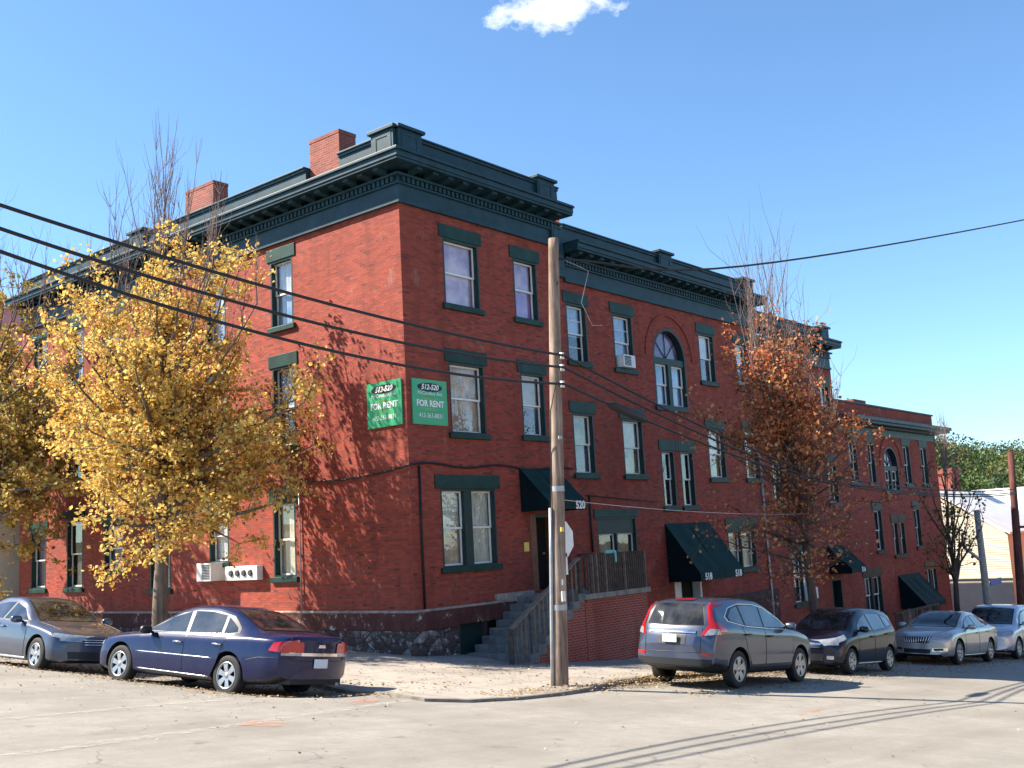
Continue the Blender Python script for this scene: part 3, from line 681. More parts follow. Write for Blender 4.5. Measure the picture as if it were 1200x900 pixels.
mb = MB(RF); mb.box(1.55, 3.35, -.30, -.12, -2.85, -1.98, 'dark_void'); mb.box(2.5, 2.62, -.12, .02, -2.85, -1.98, 'stone_dark'); mb.box(1.6, 2.5, -.12, -.08, -2.8, -2.0, 'casing_green')
mb.box(2.62, 3.35, -.1, -.06, -2.85, -2.5, 'door_brown'); mb.build('basement_window', BL)
# doors
for k, (a, b, c_, d) in enumerate(doors):
    mb = MB(RF); fr_m = ('door_brown', 'sash_white', 'casing_green')[k]
    mb.box(a, a + .28 if k == 0 else a + .1, -.3, .01, c_, d, fr_m); mb.box(b - .1, b, -.3, .008, c_, d, fr_m); mb.box(a, b, -.3, .006, d - .1, d, 'casing_green')
    mb.box(a + .1, b - .1, -.45, -.3, c_, d - .1, 'dark_void')
    if k == 1: mb.box(a + .1, a + .62, -.2, -.12, c_, d - .15, 'sash_white')
    dr = mb.build('door', BL)
    mb = MB(RF); mb.tube([(b - .3, -.29, c_ + 1), (b - .3, -.22, c_ + 1)], .035, 'alloy', 8); mb.build('handle', dr)
mb = MB(RF); mb.box(4.35, 4.56, .004, .014, -.25, .0, 'yellow_paper'); mb.build('notice', BL)
# awnings
def awning(parent, mp, u0, u1, zt, zb, proj, val=.2, txt=(), size=.28):
    b = MB(mp); n = 10
    top, frn = (.02, zt), (proj, zb + val)
    nx, ny = 18, 8; vs = []
    for i in range(nx + 1):
        for j in range(ny + 1):
            t = j / ny; k = abs(sin(pi * 3 * i / nx)); sg = .045 * sin(pi * t) * k + .008 * sin(i * 2.7 + j * 1.9)
            vs.append((u0 + (u1 - u0) * i / nx, .02 + (proj - .02) * t - sg * .5, zt + (zb + val - zt) * t - sg))
    b.add(vs, [(i * (ny + 1) + j, (i + 1) * (ny + 1) + j, (i + 1) * (ny + 1) + j + 1, i * (ny + 1) + j + 1) for i in range(nx) for j in range(ny)], 'canvas_green', True)
    vs = []
    for i in range(37):
        uu = u0 + (u1 - u0) * i / 36; vs += [(uu, proj, zb + val), (uu, proj + .004 * sin(i * 1.3), zb + .028 * abs(sin(pi * i / 4)))]
    b.add(vs, [(2 * i, 2 * i + 2, 2 * i + 3, 2 * i + 1) for i in range(36)], 'canvas_green', True)
    for uu in (u0, u1):
        b.add([(uu, .02, zt), (uu, proj, zb + val), (uu, proj, zb), (uu, .02, zb)], [(0, 1, 2, 3)], 'canvas_shaded')
    b.add([(u0, .02, zt - .09), (u1, .02, zt - .09), (u1, proj - .06, zb + val - .08), (u0, proj - .06, zb + val - .08)], [(0, 1, 2, 3)], 'canvas_shaded')
    for uu in (u0, u1, (u0 + u1) / 2): b.tube([(uu, .04, zt - .05), (uu, proj - .05, zb + val - .05), (uu, proj - .05, zb + .03)], .012, 'canvas_shaded', 5)
    aw = b.build('awning', parent)
    for t_, uu in txt:
        text_mesh(t_, size, 'text_white', lambda a, w_, d, uu=uu: mp(uu + a, proj + .008, zb + val / 2 + w_), 'lettering', aw, bold=.012)
    return aw
awning(BL, RF, 4.3, 6.03, 2.06, .84, 1.0, .24, (('520', 5.75),), .3)
awning(BL, RF, 11.75, 14.66, .36, -1.55, 1.22, .26, (('518', 12.25), ('518', 14.28)), .3)
awning(BL, RF, 24.4, 26.0, -.85, -2.0, 1.0, .22, (('516', 25.65),), .26)
b = MB(LF); b.prism([(15.7, .02, 1.95), (15.7, .5, 1.62), (15.7, .02, 1.62)], (1.4, 0, 0), 'trim_lintel'); b.build('window_hood', BL)
# wires, pipes and boxes fixed to the wall
def sag(a, b, s, n=14):
    a, b = Vector(a), Vector(b); return [a.lerp(b, t / n) - Vector((0, 0, s * 4 * (t / n) * (1 - t / n))) for t in range(n + 1)]
b = MB(); pts = [RF(u_, .045, 2.08 + .05 * sin(u_ * 2.3)) for u_ in [x * .4 for x in range(0, 18)]]; b.tube([LF(.02, .05, 2.05)] + pts, .028, 'cable_black', 5)
b.tube([LF(.02, .05, 2.05)] + [LF(v_ * .4, .045, 2.05 - .16 * sin(min(1, v_ * .4 / 4.8) * pi)) for v_ in range(1, 13)], .028, 'cable_black', 5)
b.tube([RF(.32, .04, 2.05), RF(.32, .04, -1.5)], .03, 'cable_black', 6); b.build('conduit', BL)
b = MB(); b.tube([RF(7.4, .04, 1.3), RF(10.6, .04, 1.12), RF(11.4, .05, 1.1)], .015, 'cable_black', 5); b.tube([RF(7.55, .04, 1.3), RF(7.55, .04, -.4)], .03, 'cable_black', 6); b.build('conduit', BL)
b = MB(); b.tube([RF(18.9, .05, 2.9), RF(18.95, .05, -2.4), RF(18.95, .05, -4.2)], .04, 'metal_grey', 6); b.build('drainpipe', BL)
b = MB(); b.tube([LF(4.25, .05, 2.0), LF(4.25, .05, -1.5)], .02, 'metal_grey', 6); b.build('conduit', BL)
plain('step_grey', (.19, .18, .17), .9, .45, 4, bumpy=.02); plain('porch_stone', (.26, .235, .2), .9, .45, 4, bumpy=.02)
# porch: deck wall, coping, steps, railings
ZB = -3.08; PY = 16.75; ST0 = 20.3; ST1 = 22.95; DX = 25.8; DZ = -1.42
b = MB()
b.box(ST1 - .1, DX, PY, Y0 - .005, -4.4, DZ - .14, 'brick_porch'); b.build('porch_wall', BL)
b = MB(); b.box(ST1 - .15, DX + .09, PY - .09, Y0 - .01, DZ - .14, DZ, 'porch_stone'); b.build('porch_deck', BL, bevel=.015)
n = 9; b = MB()
for i in range(n):
    xa = ST0 + (ST1 - ST0) * i / n; za = ZB + (DZ - ZB) * (i + 1) / n
    b.box(xa, ST1 - .155 if i == n - 1 else ST0 + (ST1 - ST0) * (i + 1) / n + .02, PY + .3, Y0 - .08, -4.2, za - .002 * i, 'step_grey')
b.build('stairs', BL, bevel=.018)
b = MB()
for i in range(n):
    xa = ST0 + (ST1 - ST0) * i / n - .04; xb = ST0 + (ST1 - ST0) * (i + 1) / n - .04; za = ZB + (DZ - ZB) * (i + 1) / n
    b.box(xa, xb, PY + .02, PY + .3, -4.3, za - .2, 'brick_porch'); b.box(xa - .01, xb, PY + .0, PY + .302, za - .2, za + .03, 'step_grey')
b.build('stair_wall', BL)
b = MB(); HR = .92
rail_a, rail_b = Vector((ST0 - .35, PY + .13, ZB + HR + .12)), Vector((ST1 - .12, PY + .13, DZ + HR + .02))
d = rail_b - rail_a
def beam(b, a, c_, wd, ht, mat):
    a, c_ = Vector(a), Vector(c_); d = (c_ - a).normalized(); s = Vector((-d.y, d.x, 0)).normalized() * wd / 2; u_ = s.cross(d).normalized() * ht / 2
    if u_.z < 0: u_ = -u_
    vs = [a - s - u_, a + s - u_, a + s + u_, a - s + u_, c_ - s - u_, c_ + s - u_, c_ + s + u_, c_ - s + u_]
    b.add([tuple(v) for v in vs], [(0, 1, 2, 3), (4, 5, 6, 7), (0, 1, 5, 4), (1, 2, 6, 5), (2, 3, 7, 6), (3, 0, 4, 7)], mat)
beam(b, rail_a, rail_b, .14, .045, 'wood_grey')
rl = b.build('stair_railing', BL)
def picket(x_, y_, z0, z1, par, s=.022, mat='wood_grey', name='picket'):
    q = MB(); q.box(x_ - s, x_ + s, y_ - s * .6, y_ + s * .6, z0, z1, mat); return q.build(name, par)
for i in range(16):
    t = (i + .2) / 16; p = rail_a + d * t
    zt = ZB + (DZ - ZB) * (min(8, int((p.x - ST0 + .04) / (ST1 - ST0) * n)) + 1) / n + .03
    picket(p.x, p.y, zt - .12, p.z - .02, rl, .024, random.choice(['wood_grey', 'rail_dark', 'wood_grey']))
q = MB(); q.box(ST0 - .41, ST0 - .31, PY + .08, PY + .18, -3.2, rail_a.z, 'rail_dark'); q.build('newel_post', rl)
q = MB(); q.box(ST1 - .16, ST1 - .06, PY + .08, PY + .18, DZ - .3, rail_b.z, 'rail_dark'); q.build('newel_post', rl)
b = MB(); b.box(ST1, DX, PY - .01, PY + .07, DZ + .95, DZ + 1.0, 'rail_dark'); b.box(ST1, DX, PY + .0, PY + .06, DZ + .1, DZ + .16, 'rail_dark'); b.box(DX - .08, DX, PY + .07, Y0 - .02, DZ + .95, DZ + 1.0, 'rail_dark')
rl = b.build('porch_railing', BL)
for i in range(28):
    picket(ST1 + .08 + i * (DX - ST1 - .12) / 27, PY - .03, DZ - .02, DZ + 1.02 + random.uniform(-.02, .02), rl, .026, random.choice(['wood_grey', 'rail_dark', 'rail_dark']))
for i in range(16): picket(DX - .02, PY + .15 + i * .15, DZ - .02, DZ + 1.0, rl, .022, 'rail_dark')
b = MB(); b.box(24.0, 24.35, PY + .02, PY + .09, DZ + .93, DZ + 1.09, 'teal_cloth'); b.box(24.3, 24.38, PY - .05, PY + .0, DZ + .75, DZ + 1.08, 'teal_cloth')
tag(b.build('cloth', bevel=.03), 'scrap of teal cloth hanging over the porch railing', 'cloth')

# ------------------------------------------------------------------ for-rent boards
def board(mp, lab, u0, z1, wd, ht):
    t = thing('rent_sign', lab, 'sign', mp(u0 + wd / 2, .03, z1 - ht), group='green rental boards at the building corner')
    c_, zc = u0 + wd / 2, z1 - ht / 2
    b = MB(mp); b.box(u0, u0 + wd, .012, .05, z1 - ht, z1, 'sign_green'); b.build('board', t)
    b = MB(mp); n = 28; b.poly([(c_ + .46 * cos(2 * pi * i / n), .053, z1 - .2 + .115 * sin(2 * pi * i / n)) for i in range(n)], 'sign_black'); b.build('oval', t)
    sgn = 1 if mp is RF else -1
    def T(txt, sz, dz, mat='text_white', **k):
        text_mesh(txt, sz, mat, lambda a, w_, dd: mp(c_ + sgn * a, .0565, z1 - dz + w_), 'lettering', t, **k)
    T('512-520', .19, .2, shear=.25, bold=.006); T('McCandless Ave.', .135, .36, shear=.25, sx=1.0); T('FOR RENT', .225, .63, bold=.007, sx=.96)
    T('412-363-8831', .165, .94, shear=.2, sx=.95)
    b = MB(mp)
    for zz in (.5, .76):
        for i, ww in enumerate((.3, .2)): b.quad((c_ - ww, .0545, z1 - zz - i * .035), (c_ + ww, .0545, z1 - zz - i * .035), (c_ + ww, .0545, z1 - zz + .014 - i * .035), (c_ - ww, .0545, z1 - zz + .014 - i * .035), 'sign_gold')
    b.build('ornament', t)
board(RF, 'green for rent board on the shaded street front beside the corner', .17, 4.28, 1.27, 1.17)
board(LF, 'sunlit green for rent board on the side wall, dappled by tree shade', .13, 4.28, 1.27, 1.17)

# ------------------------------------------------------------------ air conditioners and box on the side wall
def ac(mp, u0, u1, z0, z1, lab, depth=.45):
    t = thing('air_conditioner', lab, 'air conditioner', mp((u0 + u1) / 2, .2, z0), group='window air conditioners')
    b = MB(mp); b.box(u0, u1, -.1, depth, z0, z1, 'metal_white'); b.build('case', t, bevel=.015)
    b = MB(mp); k = int((z1 - z0 - .1) / .045)
    a, c_ = u0 + .05, u0 + (u1 - u0) * .62
    b.box(a, c_, depth, depth + .004, z0 + .05, z1 - .05, 'plastic_black')
    for i in range(k): b.box(a, c_, depth + .004, depth + .014, z0 + .06 + i * .045, z0 + .078 + i * .045, 'metal_grey')
    b.build('grille', t)
ac(LF, 7.75, 8.45, -.62, -.1, 'boxy white air conditioner in the ground floor side window beside the tree trunk', .5)
ac(RF, 9.72, 10.4, 5.44, 5.85, 'small air conditioner in a top floor window left of the arched one', .2)
ac(RF, 17.9, 18.6, 5.5, 6.0, 'white air conditioner jutting from the top floor window by the rust-coloured tree', .4)
ac(RF, 21.95, 22.5, -2.85, -2.4, 'air conditioner in a ground floor window above the small dark blue car', .3)
t = thing('meter_box', 'long white box with four round meters on the side wall', 'meter box', LF(6.7, .1, -.63))
b = MB(LF); b.box(5.95, 7.45, .01, .22, -.63, -.23, 'metal_white'); b.build('case', t, bevel=.01)
for i in range(4):
    b = MB(LF); c0 = 6.25 + i * .3; b.lathe([(.0, .02), (.08, .02), (.10, -.04), (.10, -.06)], 'plastic_grey', 14, 'y')
    # lathe is along y; shift into the wall frame by hand
    b.v = [LF(c0 + x_ - X0 * 0 if False else c0 + (p[1] - Y0 if False else 0) , 0, 0) for p in b.v for x_ in (0,)] and [LF(c0 + q[0], .23 + q[1], -.43 + q[2]) for q in [((X0 - 0) * 0 + (p[1] - Y0), X0 - p[0], p[2]) for p in b.v]] if False else b.v
    b2 = MB(LF); nn = 14
    for r0, d0, r1, d1 in ((.0, .27, .075, .27), (.075, .27, .1, .22)):
        for k in range(nn):
            a0, a1 = 2 * pi * k / nn, 2 * pi * (k + 1) / nn
            b2.quad((c0 + r0 * cos(a0), d0, -.43 + r0 * sin(a0)), (c0 + r1 * cos(a0), d1, -.43 + r1 * sin(a0)), (c0 + r1 * cos(a1), d1, -.43 + r1 * sin(a1)), (c0 + r0 * cos(a1), d0, -.43 + r0 * sin(a1)), 'plastic_grey')
    b2.build('meter', t)

# ------------------------------------------------------------------ lower brick building further down the street
LB = thing('brick_building', 'lower red brick building with arched top window and green awning, down the street', 'apartment building', (X0 + 33.4, Y0 + 8, g(X0 + 33, Y0)))
BLK = LB
lw = []
for a, b_ in ((27.75, 28.65), (29.9, 30.75), (34.5, 35.45), (37.0, 37.95)): lw.append((a, b_, 1.85, 3.78, 'curtain_white', 'curtain_dusk', dict(lintel=.42)))
for a, b_ in ((29.9, 30.85), (35.1, 35.95)): lw.append((a, b_, -1.26, .62, 'curtain_dusk', 'unlit_room', dict(lintel=.36)))
for a, b_ in ((32.05, 32.75), (32.95, 33.65)): lw.append((a, b_, -1.55, .0, 'unlit_room', None, dict(lintel=.36)))
lw.append((28.0, 30.0, -4.0, -2.35, {'bays': [('curtain_white', 'curtain_dusk'), ('curtain_dusk', 'unlit_room')]}, None, dict(mull=.2)))
lw.append((36.0, 37.5, -4.75, -2.4, {'bays': [('tan_blind_reflection', 'curtain_dusk'), ('curtain_white', 'curtain_dusk')]}, None, dict(mull=.12)))
LARCH = (31.8, 33.7, 1.5, 2.7); LDOOR = (33.0, 34.7, -6.0, -3.7)
mb = MB()
wall_grid(mb, RF, S3 + .01, 39.4, -6.6, 5.5, [q[:4] for q in lw] + [LDOOR], 'brick', [LARCH])
mb.quad((X0 + 39.4, Y0, -6.6), (X0 + 39.4, Y0 + 14, -6.6), (X0 + 39.4, Y0 + 14, 5.5), (X0 + 39.4, Y0, 5.5), 'brick')
mb.quad((X0 + S3, Y0 + 14, -6.6), (X0 + 39.4, Y0 + 14, -6.6), (X0 + 39.4, Y0 + 14, 5.5), (X0 + S3, Y0 + 14, 5.5), 'brick')
mb.build('wall', LB, normals=False)
for q in lw: make_window(LB, RF, *q[:6], **q[6])
make_arch_window(LB, RF, *LARCH, 'curtain_dusk')
mb = MB(); mb.box(X0 + S3 + .02, X0 + 39.38, Y0 + .25, Y0 + 13.9, 4.9, 5.1, 'roof_black'); lroof = mb.build('roof', LB)
mb = MB(); mb.box(X0 + 29.9, X0 + 31.4, Y0 + .4, Y0 + 1.3, 5.1, 5.85, 'brick_chimney'); mb.build('chimney', lroof)
mb = MB(RF); mb.box(S3, 39.45, -.05, .05, 4.1, 4.45, 'trim_pale'); mb.box(S3, 39.5, -.05, .3, 4.45, 4.55, 'trim_green'); mb.box(S3 - .2, 40.2, -.05, .62, 4.55, 4.68, 'trim_green'); mb.box(S3 - .2, 40.3, -.05, .7, 4.68, 4.85, 'trim_pale'); mb.box(S3, 39.5, -.3, .06, 5.5, 5.58, 'trim_green')
mb.build('cornice', LB, bevel=.015)
mb = MB(RF); a, b_, c_, d_ = LDOOR; mb.box(a, a + .1, -.3, .01, c_, d_, 'sash_white'); mb.box(a + .1, b_, -.45, -.3, c_, d_, 'dark_void'); mb.box(a + .15, a + .75, -.2, -.12, c_ + .3, d_ - .1, 'sash_white'); mb.box(a, b_, -.3, .01, d_ - .1, d_, 'casing_green'); mb.build('door', LB)
awning(LB, RF, 32.1, 34.9, -2.5, -4.05, 1.2, .22)
b = MB(RF); b.box(25.9, 31.4, 1.9, 2.1, -6, -4.95, 'brick_porch'); b.box(31.2, 31.4, .02, 1.9, -6, -4.95, 'brick_porch'); b.build('porch_wall', LB)
b = MB(RF); b.box(25.9, 31.4, 1.97, 2.05, -3.8, -3.72, 'rail_dark'); rl = b.build('porch_railing', LB)
for i in range(30): picket(X0 + 26 + i * .185, Y0 - 2.0, -4.95, -3.74, rl, .03, random.choice(['wood_grey', 'rail_dark']))

# ------------------------------------------------------------------ utility poles and cables
P = lambda z: Vector((15.6 + (z + 2.66) * .072, 12.1, z))
up = thing('utility_pole', 'weathered wooden utility pole standing at the sidewalk corner in front of the steps', 'utility pole', P(-2.75))
b = MB(); zz = [-2.85 + i * .445 for i in range(20)]
b.tube([P(z) for z in zz] + [P(5.82)], [.148 - .0024 * i for i in range(21)], 'pole_wood', 14); b.build('pole', up)
b = MB(); q = Vector((-.155, .06, 0)); b.tube([P(-2.65) + q, P(-1.6) + q, P(-.3) + q * .95, P(.6) + q * .95], .035, 'metal_grey', 8); b.build('conduit', up)
b = MB(); b.tube([P(.5) + q * .9, P(1.6) + q * .8, P(2.4) + Vector((-.3, -.1, 0)), P(2.95) + Vector((-.12, -.1, 0))], .012, 'cable_black', 5); b.build('ground_wire', up); b = MB(); b.tube([P(5.42) + Vector((.1, -.1, 0)), P(5.32) + Vector((.75, -.15, -.0)), P(5.17) + Vector((.95, -.15, .12)), P(4.62) + Vector((.75, -.1, 0)), P(4.2) + Vector((1.1, -.1, 0)), P(4.25) + Vector((1.45, -.1, 0))], .006, 'metal_grey', 5); b.build('pigtail', up)
for z in (3.46, 3.23, 2.91):
    b = MB(); c_ = P(z) + Vector((0, -.16, 0)); b.lathe([(.0, -.06), (.05, -.06), (.03, 0), (.05, .06), (0, .06)], 'metal_white', 10, 'z', tuple(c_)); b.build('insulator', up)
for z_, hh in ((.95, .05), (-1.2, .05)):
    b = MB(); c_ = P(z_); b.lathe([(.152 - (z_ + 2.6) * .0056, -hh), (.152 - (z_ + 2.6) * .0056, hh)], 'metal_grey', 14, 'z', tuple(c_)); b.build('strap', up)
for z_, w_, h_, mt in ((-1.0, .05, .09, 'metal_white'), (.2, .04, .04, 'yellow_paper'), (-.75, .03, .05, 'metal_grey'), (4.9, .03, .03, 'plastic_black'), (1.9, .05, .03, 'metal_grey')):
    b = MB(); c_ = P(z_) + Vector((-.06, -.155 + (z_ + 2.6) * .0056, 0)); b.box(c_.x - w_, c_.x + w_, c_.y - .01, c_.y + .01, z_ - h_, z_ + h_, mt); b.build('pole_tag', up)
ss = thing('stop_sign', 'stop sign seen from behind on the wooden pole, plain pale back', 'traffic sign', P(-.1) + Vector((.2, .2, 0)))
sd = Vector((1, 0, 0)); sn = Vector((0, 1, 0)); sc_ = P(.02) + Vector((.36, .17, 0))
def flat(c0, pts, th, mat, name, par, back):
    b = MB(); v0 = [tuple(c0 + sd * a + Vector((0, 0, z_))) for a, z_ in pts]; b.prism(v0, tuple(sn * th), mat); o = b.build(name, par); return o
oct_ = [(.33 * cos(pi / 8 + i * pi / 4) / cos(pi / 8), .33 * sin(pi / 8 + i * pi / 4) / cos(pi / 8)) for i in range(8)]
flat(sc_, oct_, .008, 'metal_white', 'sign_back', ss, 0); flat(sc_ + sn * .009, [(a * .98, z_ * .98) for a, z_ in oct_], .003, 'lens_red', 'sign_face', ss, 0)
sp_ = thing('small_sign', 'small white rectangular sign under the stop sign on the pole', 'traffic sign', P(-.5) + Vector((.2, .2, 0)))
flat(P(-.44) + Vector((.3, .17, 0)), [(-.17, -.2), (.2, -.2), (.2, .2), (-.17, .2)], .006, 'metal_white', 'plate', sp_, 0)
FP = lambda z: Vector((49.9 + (z + 4.2) * .17 - .3, 13.3, z))
fp = thing('utility_pole', 'dark reddish utility pole at the far right before the wooded hill', 'utility pole', FP(-5))
b = MB(); b.tube([FP(z) for z in (-5, -3, -1, 1, 2.8)], [.19, .18, .165, .15, .13], 'pole_red', 10); b.build('pole', fp)
b = MB(); c_ = FP(-.7) + Vector((.25, -.75, 0)); b.lathe([(0, -.55), (.26, -.55), (.28, -.4), (.28, .4), (.24, .5), (0, .55)], 'plastic_grey', 14, 'z', tuple(c_)); b.tube([FP(-.5), c_ + Vector((0, 0, .2))], .06, 'pole_red', 6); b.build('transformer', fp)
GP = Vector((43.6, 12.9, 0))
gp = thing('street_sign_pole', 'grey street pole carrying a blue street name blade and a bracket arm', 'street pole', (43.6, 12.9, -4.4))
b = MB(); b.tube([GP + Vector((0, 0, z)) for z in (-4.6, -2, .3)], [.15, .13, .11], 'concrete_grey', 10); b.build('pole', gp)
b = MB(); b.tube([GP + Vector((0, 0, -1.7)), GP + Vector((-.5, .2, -1.35)), GP + Vector((-.9, .35, -1.1)), GP + Vector((-.95, .36, -.6))], .06, 'metal_grey', 6); b.build('bracket', gp)
b = MB(); b.box(43.8, 45.2, 12.75, 12.78, -2.62, -2.38, 'street_blue'); b.build('street_blade', gp)
cab = [(( -8, 11.39), (3.9, 3.63, 3.38), 5.19)]
LBL = ['topmost of the three black overhead cables strung across the picture', 'middle one of the three black overhead cables', 'lowest of the three black overhead cables, with a splice right of the pole']
for k, (zl, zp, zr) in enumerate(((4.13, 3.46, 1.43), (3.85, 3.23, 1.29), (3.58, 2.91, 1.22))):
    b = MB(); left = Vector((5.5, 11.9, zl)); at = P(zp) + Vector((0, -.2, 0)); d = (left - at)
    far_l = left + d * 1.3 + Vector((0, 0, .5))
    mid = Vector((9.09, 11.95, (3.75, 3.41, 3.06)[k]))
    # smooth curve through far_l, left, mid, pole
    ctrl = [far_l, left, mid, at]
    def cat(p0, p1, p2, p3, t): return .5 * ((2 * p1) + (-p0 + p2) * t + (2 * p0 - 5 * p1 + 4 * p2 - p3) * t * t + (-p0 + 3 * p1 - 3 * p2 + p3) * t ** 3)
    def lag(x):
        (xa, za), (xb, zb), (xc, zc) = (left.x, left.z), (mid.x, mid.z), (at.x, at.z)
        return za * (x - xb) * (x - xc) / ((xa - xb) * (xa - xc)) + zb * (x - xa) * (x - xc) / ((xb - xa) * (xb - xc)) + zc * (x - xa) * (x - xb) / ((xc - xa) * (xc - xb))
    pts = [Vector((x, left.y + (at.y - left.y) * (x - left.x) / (at.x - left.x), lag(x))) for x in [-1 + (at.x + 1) * i / 40 for i in range(40)]]
    pts.append(at)
    rr = Vector((26.66, 12.0, zr)); end = Vector((49.6, 13.0, zr - .9 + .6))
    right = [at + Vector((.02, 0, 0))] + [at.lerp(rr, t / 12) - Vector((0, 0, .12 * 4 * (t / 12) * (1 - t / 12))) for t in range(1, 13)] + [rr.lerp(end, t / 10) - Vector((0, 0, .25 * 4 * (t / 10) * (1 - t / 10))) for t in range(1, 11)]
    b.tube(pts + right[1:], .024, 'cable_black', 7)
    if k == 2:
        a0, a1 = right[2], right[6]; b.tube([at.lerp(rr, x_) - Vector((0, 0, .12 * 4 * x_ * (1 - x_))) for x_ in (.13, .15, .2, .25, .27)], [.03, .085, .09, .085, .03], 'cable_black', 8)
    tag(b.build('overhead_cable'), LBL[k], 'cable', 'black overhead cables')
b = MB(); A = P(5.4) + Vector((.05, -.1, 0)); B_ = Vector((36.5, 8.3, 9.42)); ctrl = [A, Vector((20.3, 10.2, 5.56)) , B_, Vector((50, 7.2, 13))]
ext = [A * 2 - ctrl[1]] + ctrl + [ctrl[-1] * 2 - ctrl[-2]]; pts = []
for i in range(1, len(ext) - 2):
    for t in range(10): pts.append(cat(ext[i - 1], ext[i], ext[i + 1], ext[i + 2], t / 10))
b.tube(pts, .022, 'cable_black', 6); tag(b.build('overhead_cable'), 'single thin wire running from the pole top to the right across the sky', 'cable', 'black overhead cables')
b = MB(); b.tube(sag(P(.75) + Vector((.1, 0, 0)), (27.5, 12.5, .35), .1), .0055, 'metal_grey', 4); tag(b.build('service_wire'), 'thin pale wire stretched from the pole across the brick front', 'wire')

# ------------------------------------------------------------------ cars
def pchip(pts):
    xs_ = [p[0] for p in pts]; ys_ = [p[1] for p in pts]; n = len(xs_)
    h = [xs_[i + 1] - xs_[i] for i in range(n - 1)]; dl = [(ys_[i + 1] - ys_[i]) / h[i] for i in range(n - 1)]
    m = [dl[0]] + [0 if dl[i - 1] * dl[i] <= 0 else 2 * dl[i - 1] * dl[i] / (dl[i - 1] + dl[i]) for i in range(1, n - 1)] + [dl[-1]]
    def fn(x):
        if x <= xs_[0]: return ys_[0]
        if x >= xs_[-1]: return ys_[-1]
        i = max(k for k in range(n - 1) if xs_[k] <= x); t = (x - xs_[i]) / h[i]
        return (1 + 2 * t) * (1 - t) ** 2 * ys_[i] + t * (1 - t) ** 2 * h[i] * m[i] + t * t * (3 - 2 * t) * ys_[i + 1] + t * t * (t - 1) * h[i] * m[i + 1]
    return fn
def make_car(name, label, cat, S, loc, heading, pitch, roll, group=None):
    """S: dict of side-profile curves, front of the car at +x, y to the left"""
    root = thing(name, label, cat, loc, None, group, world=False)
    fx = Vector((cos(heading), sin(heading), pitch)).normalized(); fy = Vector((-sin(heading), cos(heading), roll)); fz = fx.cross(fy).normalized(); fy = fz.cross(fx).normalized()
    root.matrix_world = Matrix(((fx.x, fy.x, fz.x, loc[0]), (fx.y, fy.y, fz.y, loc[1]), (fx.z, fy.z, fz.z, loc[2]), (0, 0, 0, 1)))
    top = pchip(S['top'][::-1]); belt = pchip(S['belt'][::-1]); wid = pchip(S['wid'][::-1]); bot = pchip(S['bot'][::-1])
    roofw = pchip(S['roofw'][::-1]); xf, xr = S['top'][0][0], S['top'][-1][0]
    def ring(x, s=1.0):
        w_ = wid(x); b_ = belt(x); t_ = max(top(x), b_ + .015); z0 = bot(x); rw = roofw(x) * w_
        cab_ = min(1, max(0, (t_ - b_ - .02) / .25)); rise = t_ - b_
        z7 = b_ + rise * (.55 * (1 - cab_) + .86 * cab_); 
        w6 = w_ * (.955); y7 = rw * cab_ + (w_ * .80) * (1 - cab_)
        H = b_ - z0
        pts = [(0, z0), (.78 * w_, z0), (.93 * w_, z0 + .05), (.975 * w_, z0 + .16 * H), (1.0 * w_, z0 + .45 * H), (.998 * w_, z0 + .70 * H), (.99 * w_, b_ - .09), (.975 * w_, b_ - .03), (w6, b_),
               (w6 + (y7 - w6) * .5, b_ + (z7 - b_) * .5), (y7, z7), (y7 * .93, b_ + rise * (.55 * (1 - cab_) + .86 * cab_) + (t_ - z7) * .55), (y7 * .72, t_ - (t_ - z7) * .16), (y7 * .4, t_ - (t_ - z7) * .03), (0, t_)]
        def bulge(y):
            e = 0
            if x > xf - .5: k = (x - (xf - .5)) / .5; e = -S.get('bf', .22) * k * abs(y / w_) ** 2.4
            elif x < xr + .45: k = ((xr + .45) - x) / .45; e = S.get('br', .14) * k * abs(y / w_) ** 2.6
            return e
        L = [(x + bulge(y * s), y * s, z) for y, z in pts]
        return L + [(q[0], -q[1], q[2]) for q in L[-2:0:-1]]
    ns = 72; X = [xf + (xr - xf) * i / ns for i in range(ns + 1)]
    X = sorted(set([round(x, 4) for x in X] + [round(xf - d, 4) for d in (.015, .04, .08)] + [round(xr + d, 4) for d in (.015, .04, .08)]), reverse=True)
    rings = [ring(xf, s) for s in (0.0, .3, .6, .85)] + [ring(x) for x in X] + [ring(xr, s) for s in (.85, .6, .3, 0.0)]
    bm = bmesh.new(); vv = [[bm.verts.new(p) for p in R_] for R_ in rings]; n = len(rings[0])
    lay = bm.faces.layers.int.new('seg')
    for i in range(len(rings) - 1):
        for k in range(n):
            fc = bm.faces.new((vv[i][k], vv[i][(k + 1) % n], vv[i + 1][(k + 1) % n], vv[i + 1][k])); fc.smooth = True; fc[lay] = min(k, n - 1 - k)
    bmesh.ops.remove_doubles(bm, verts=bm.verts, dist=1e-4)
    bmesh.ops.dissolve_degenerate(bm, edges=bm.edges, dist=1e-5)
    bmesh.ops.recalc_face_normals(bm, faces=bm.faces)
    bvh = BVHTree.FromBMesh(bm)
    me = bpy.data.meshes.new('body'); 
    low = S.get('clad')
    me.materials.append(M[S['paint']]); me.materials.append(M['plastic_black']); me.materials.append(M[low or S['paint']])
    for fc in bm.faces: fc.material_index = 2 if (low and fc[lay] <= 2) else 0
    bm.to_mesh(me); bm.free()
    body = bpy.data.objects.new('body', me); COL.objects.link(body); body.parent = root
    # wheel wells
    R_ = S['r']; ra = R_ + .055
    cb = MB()
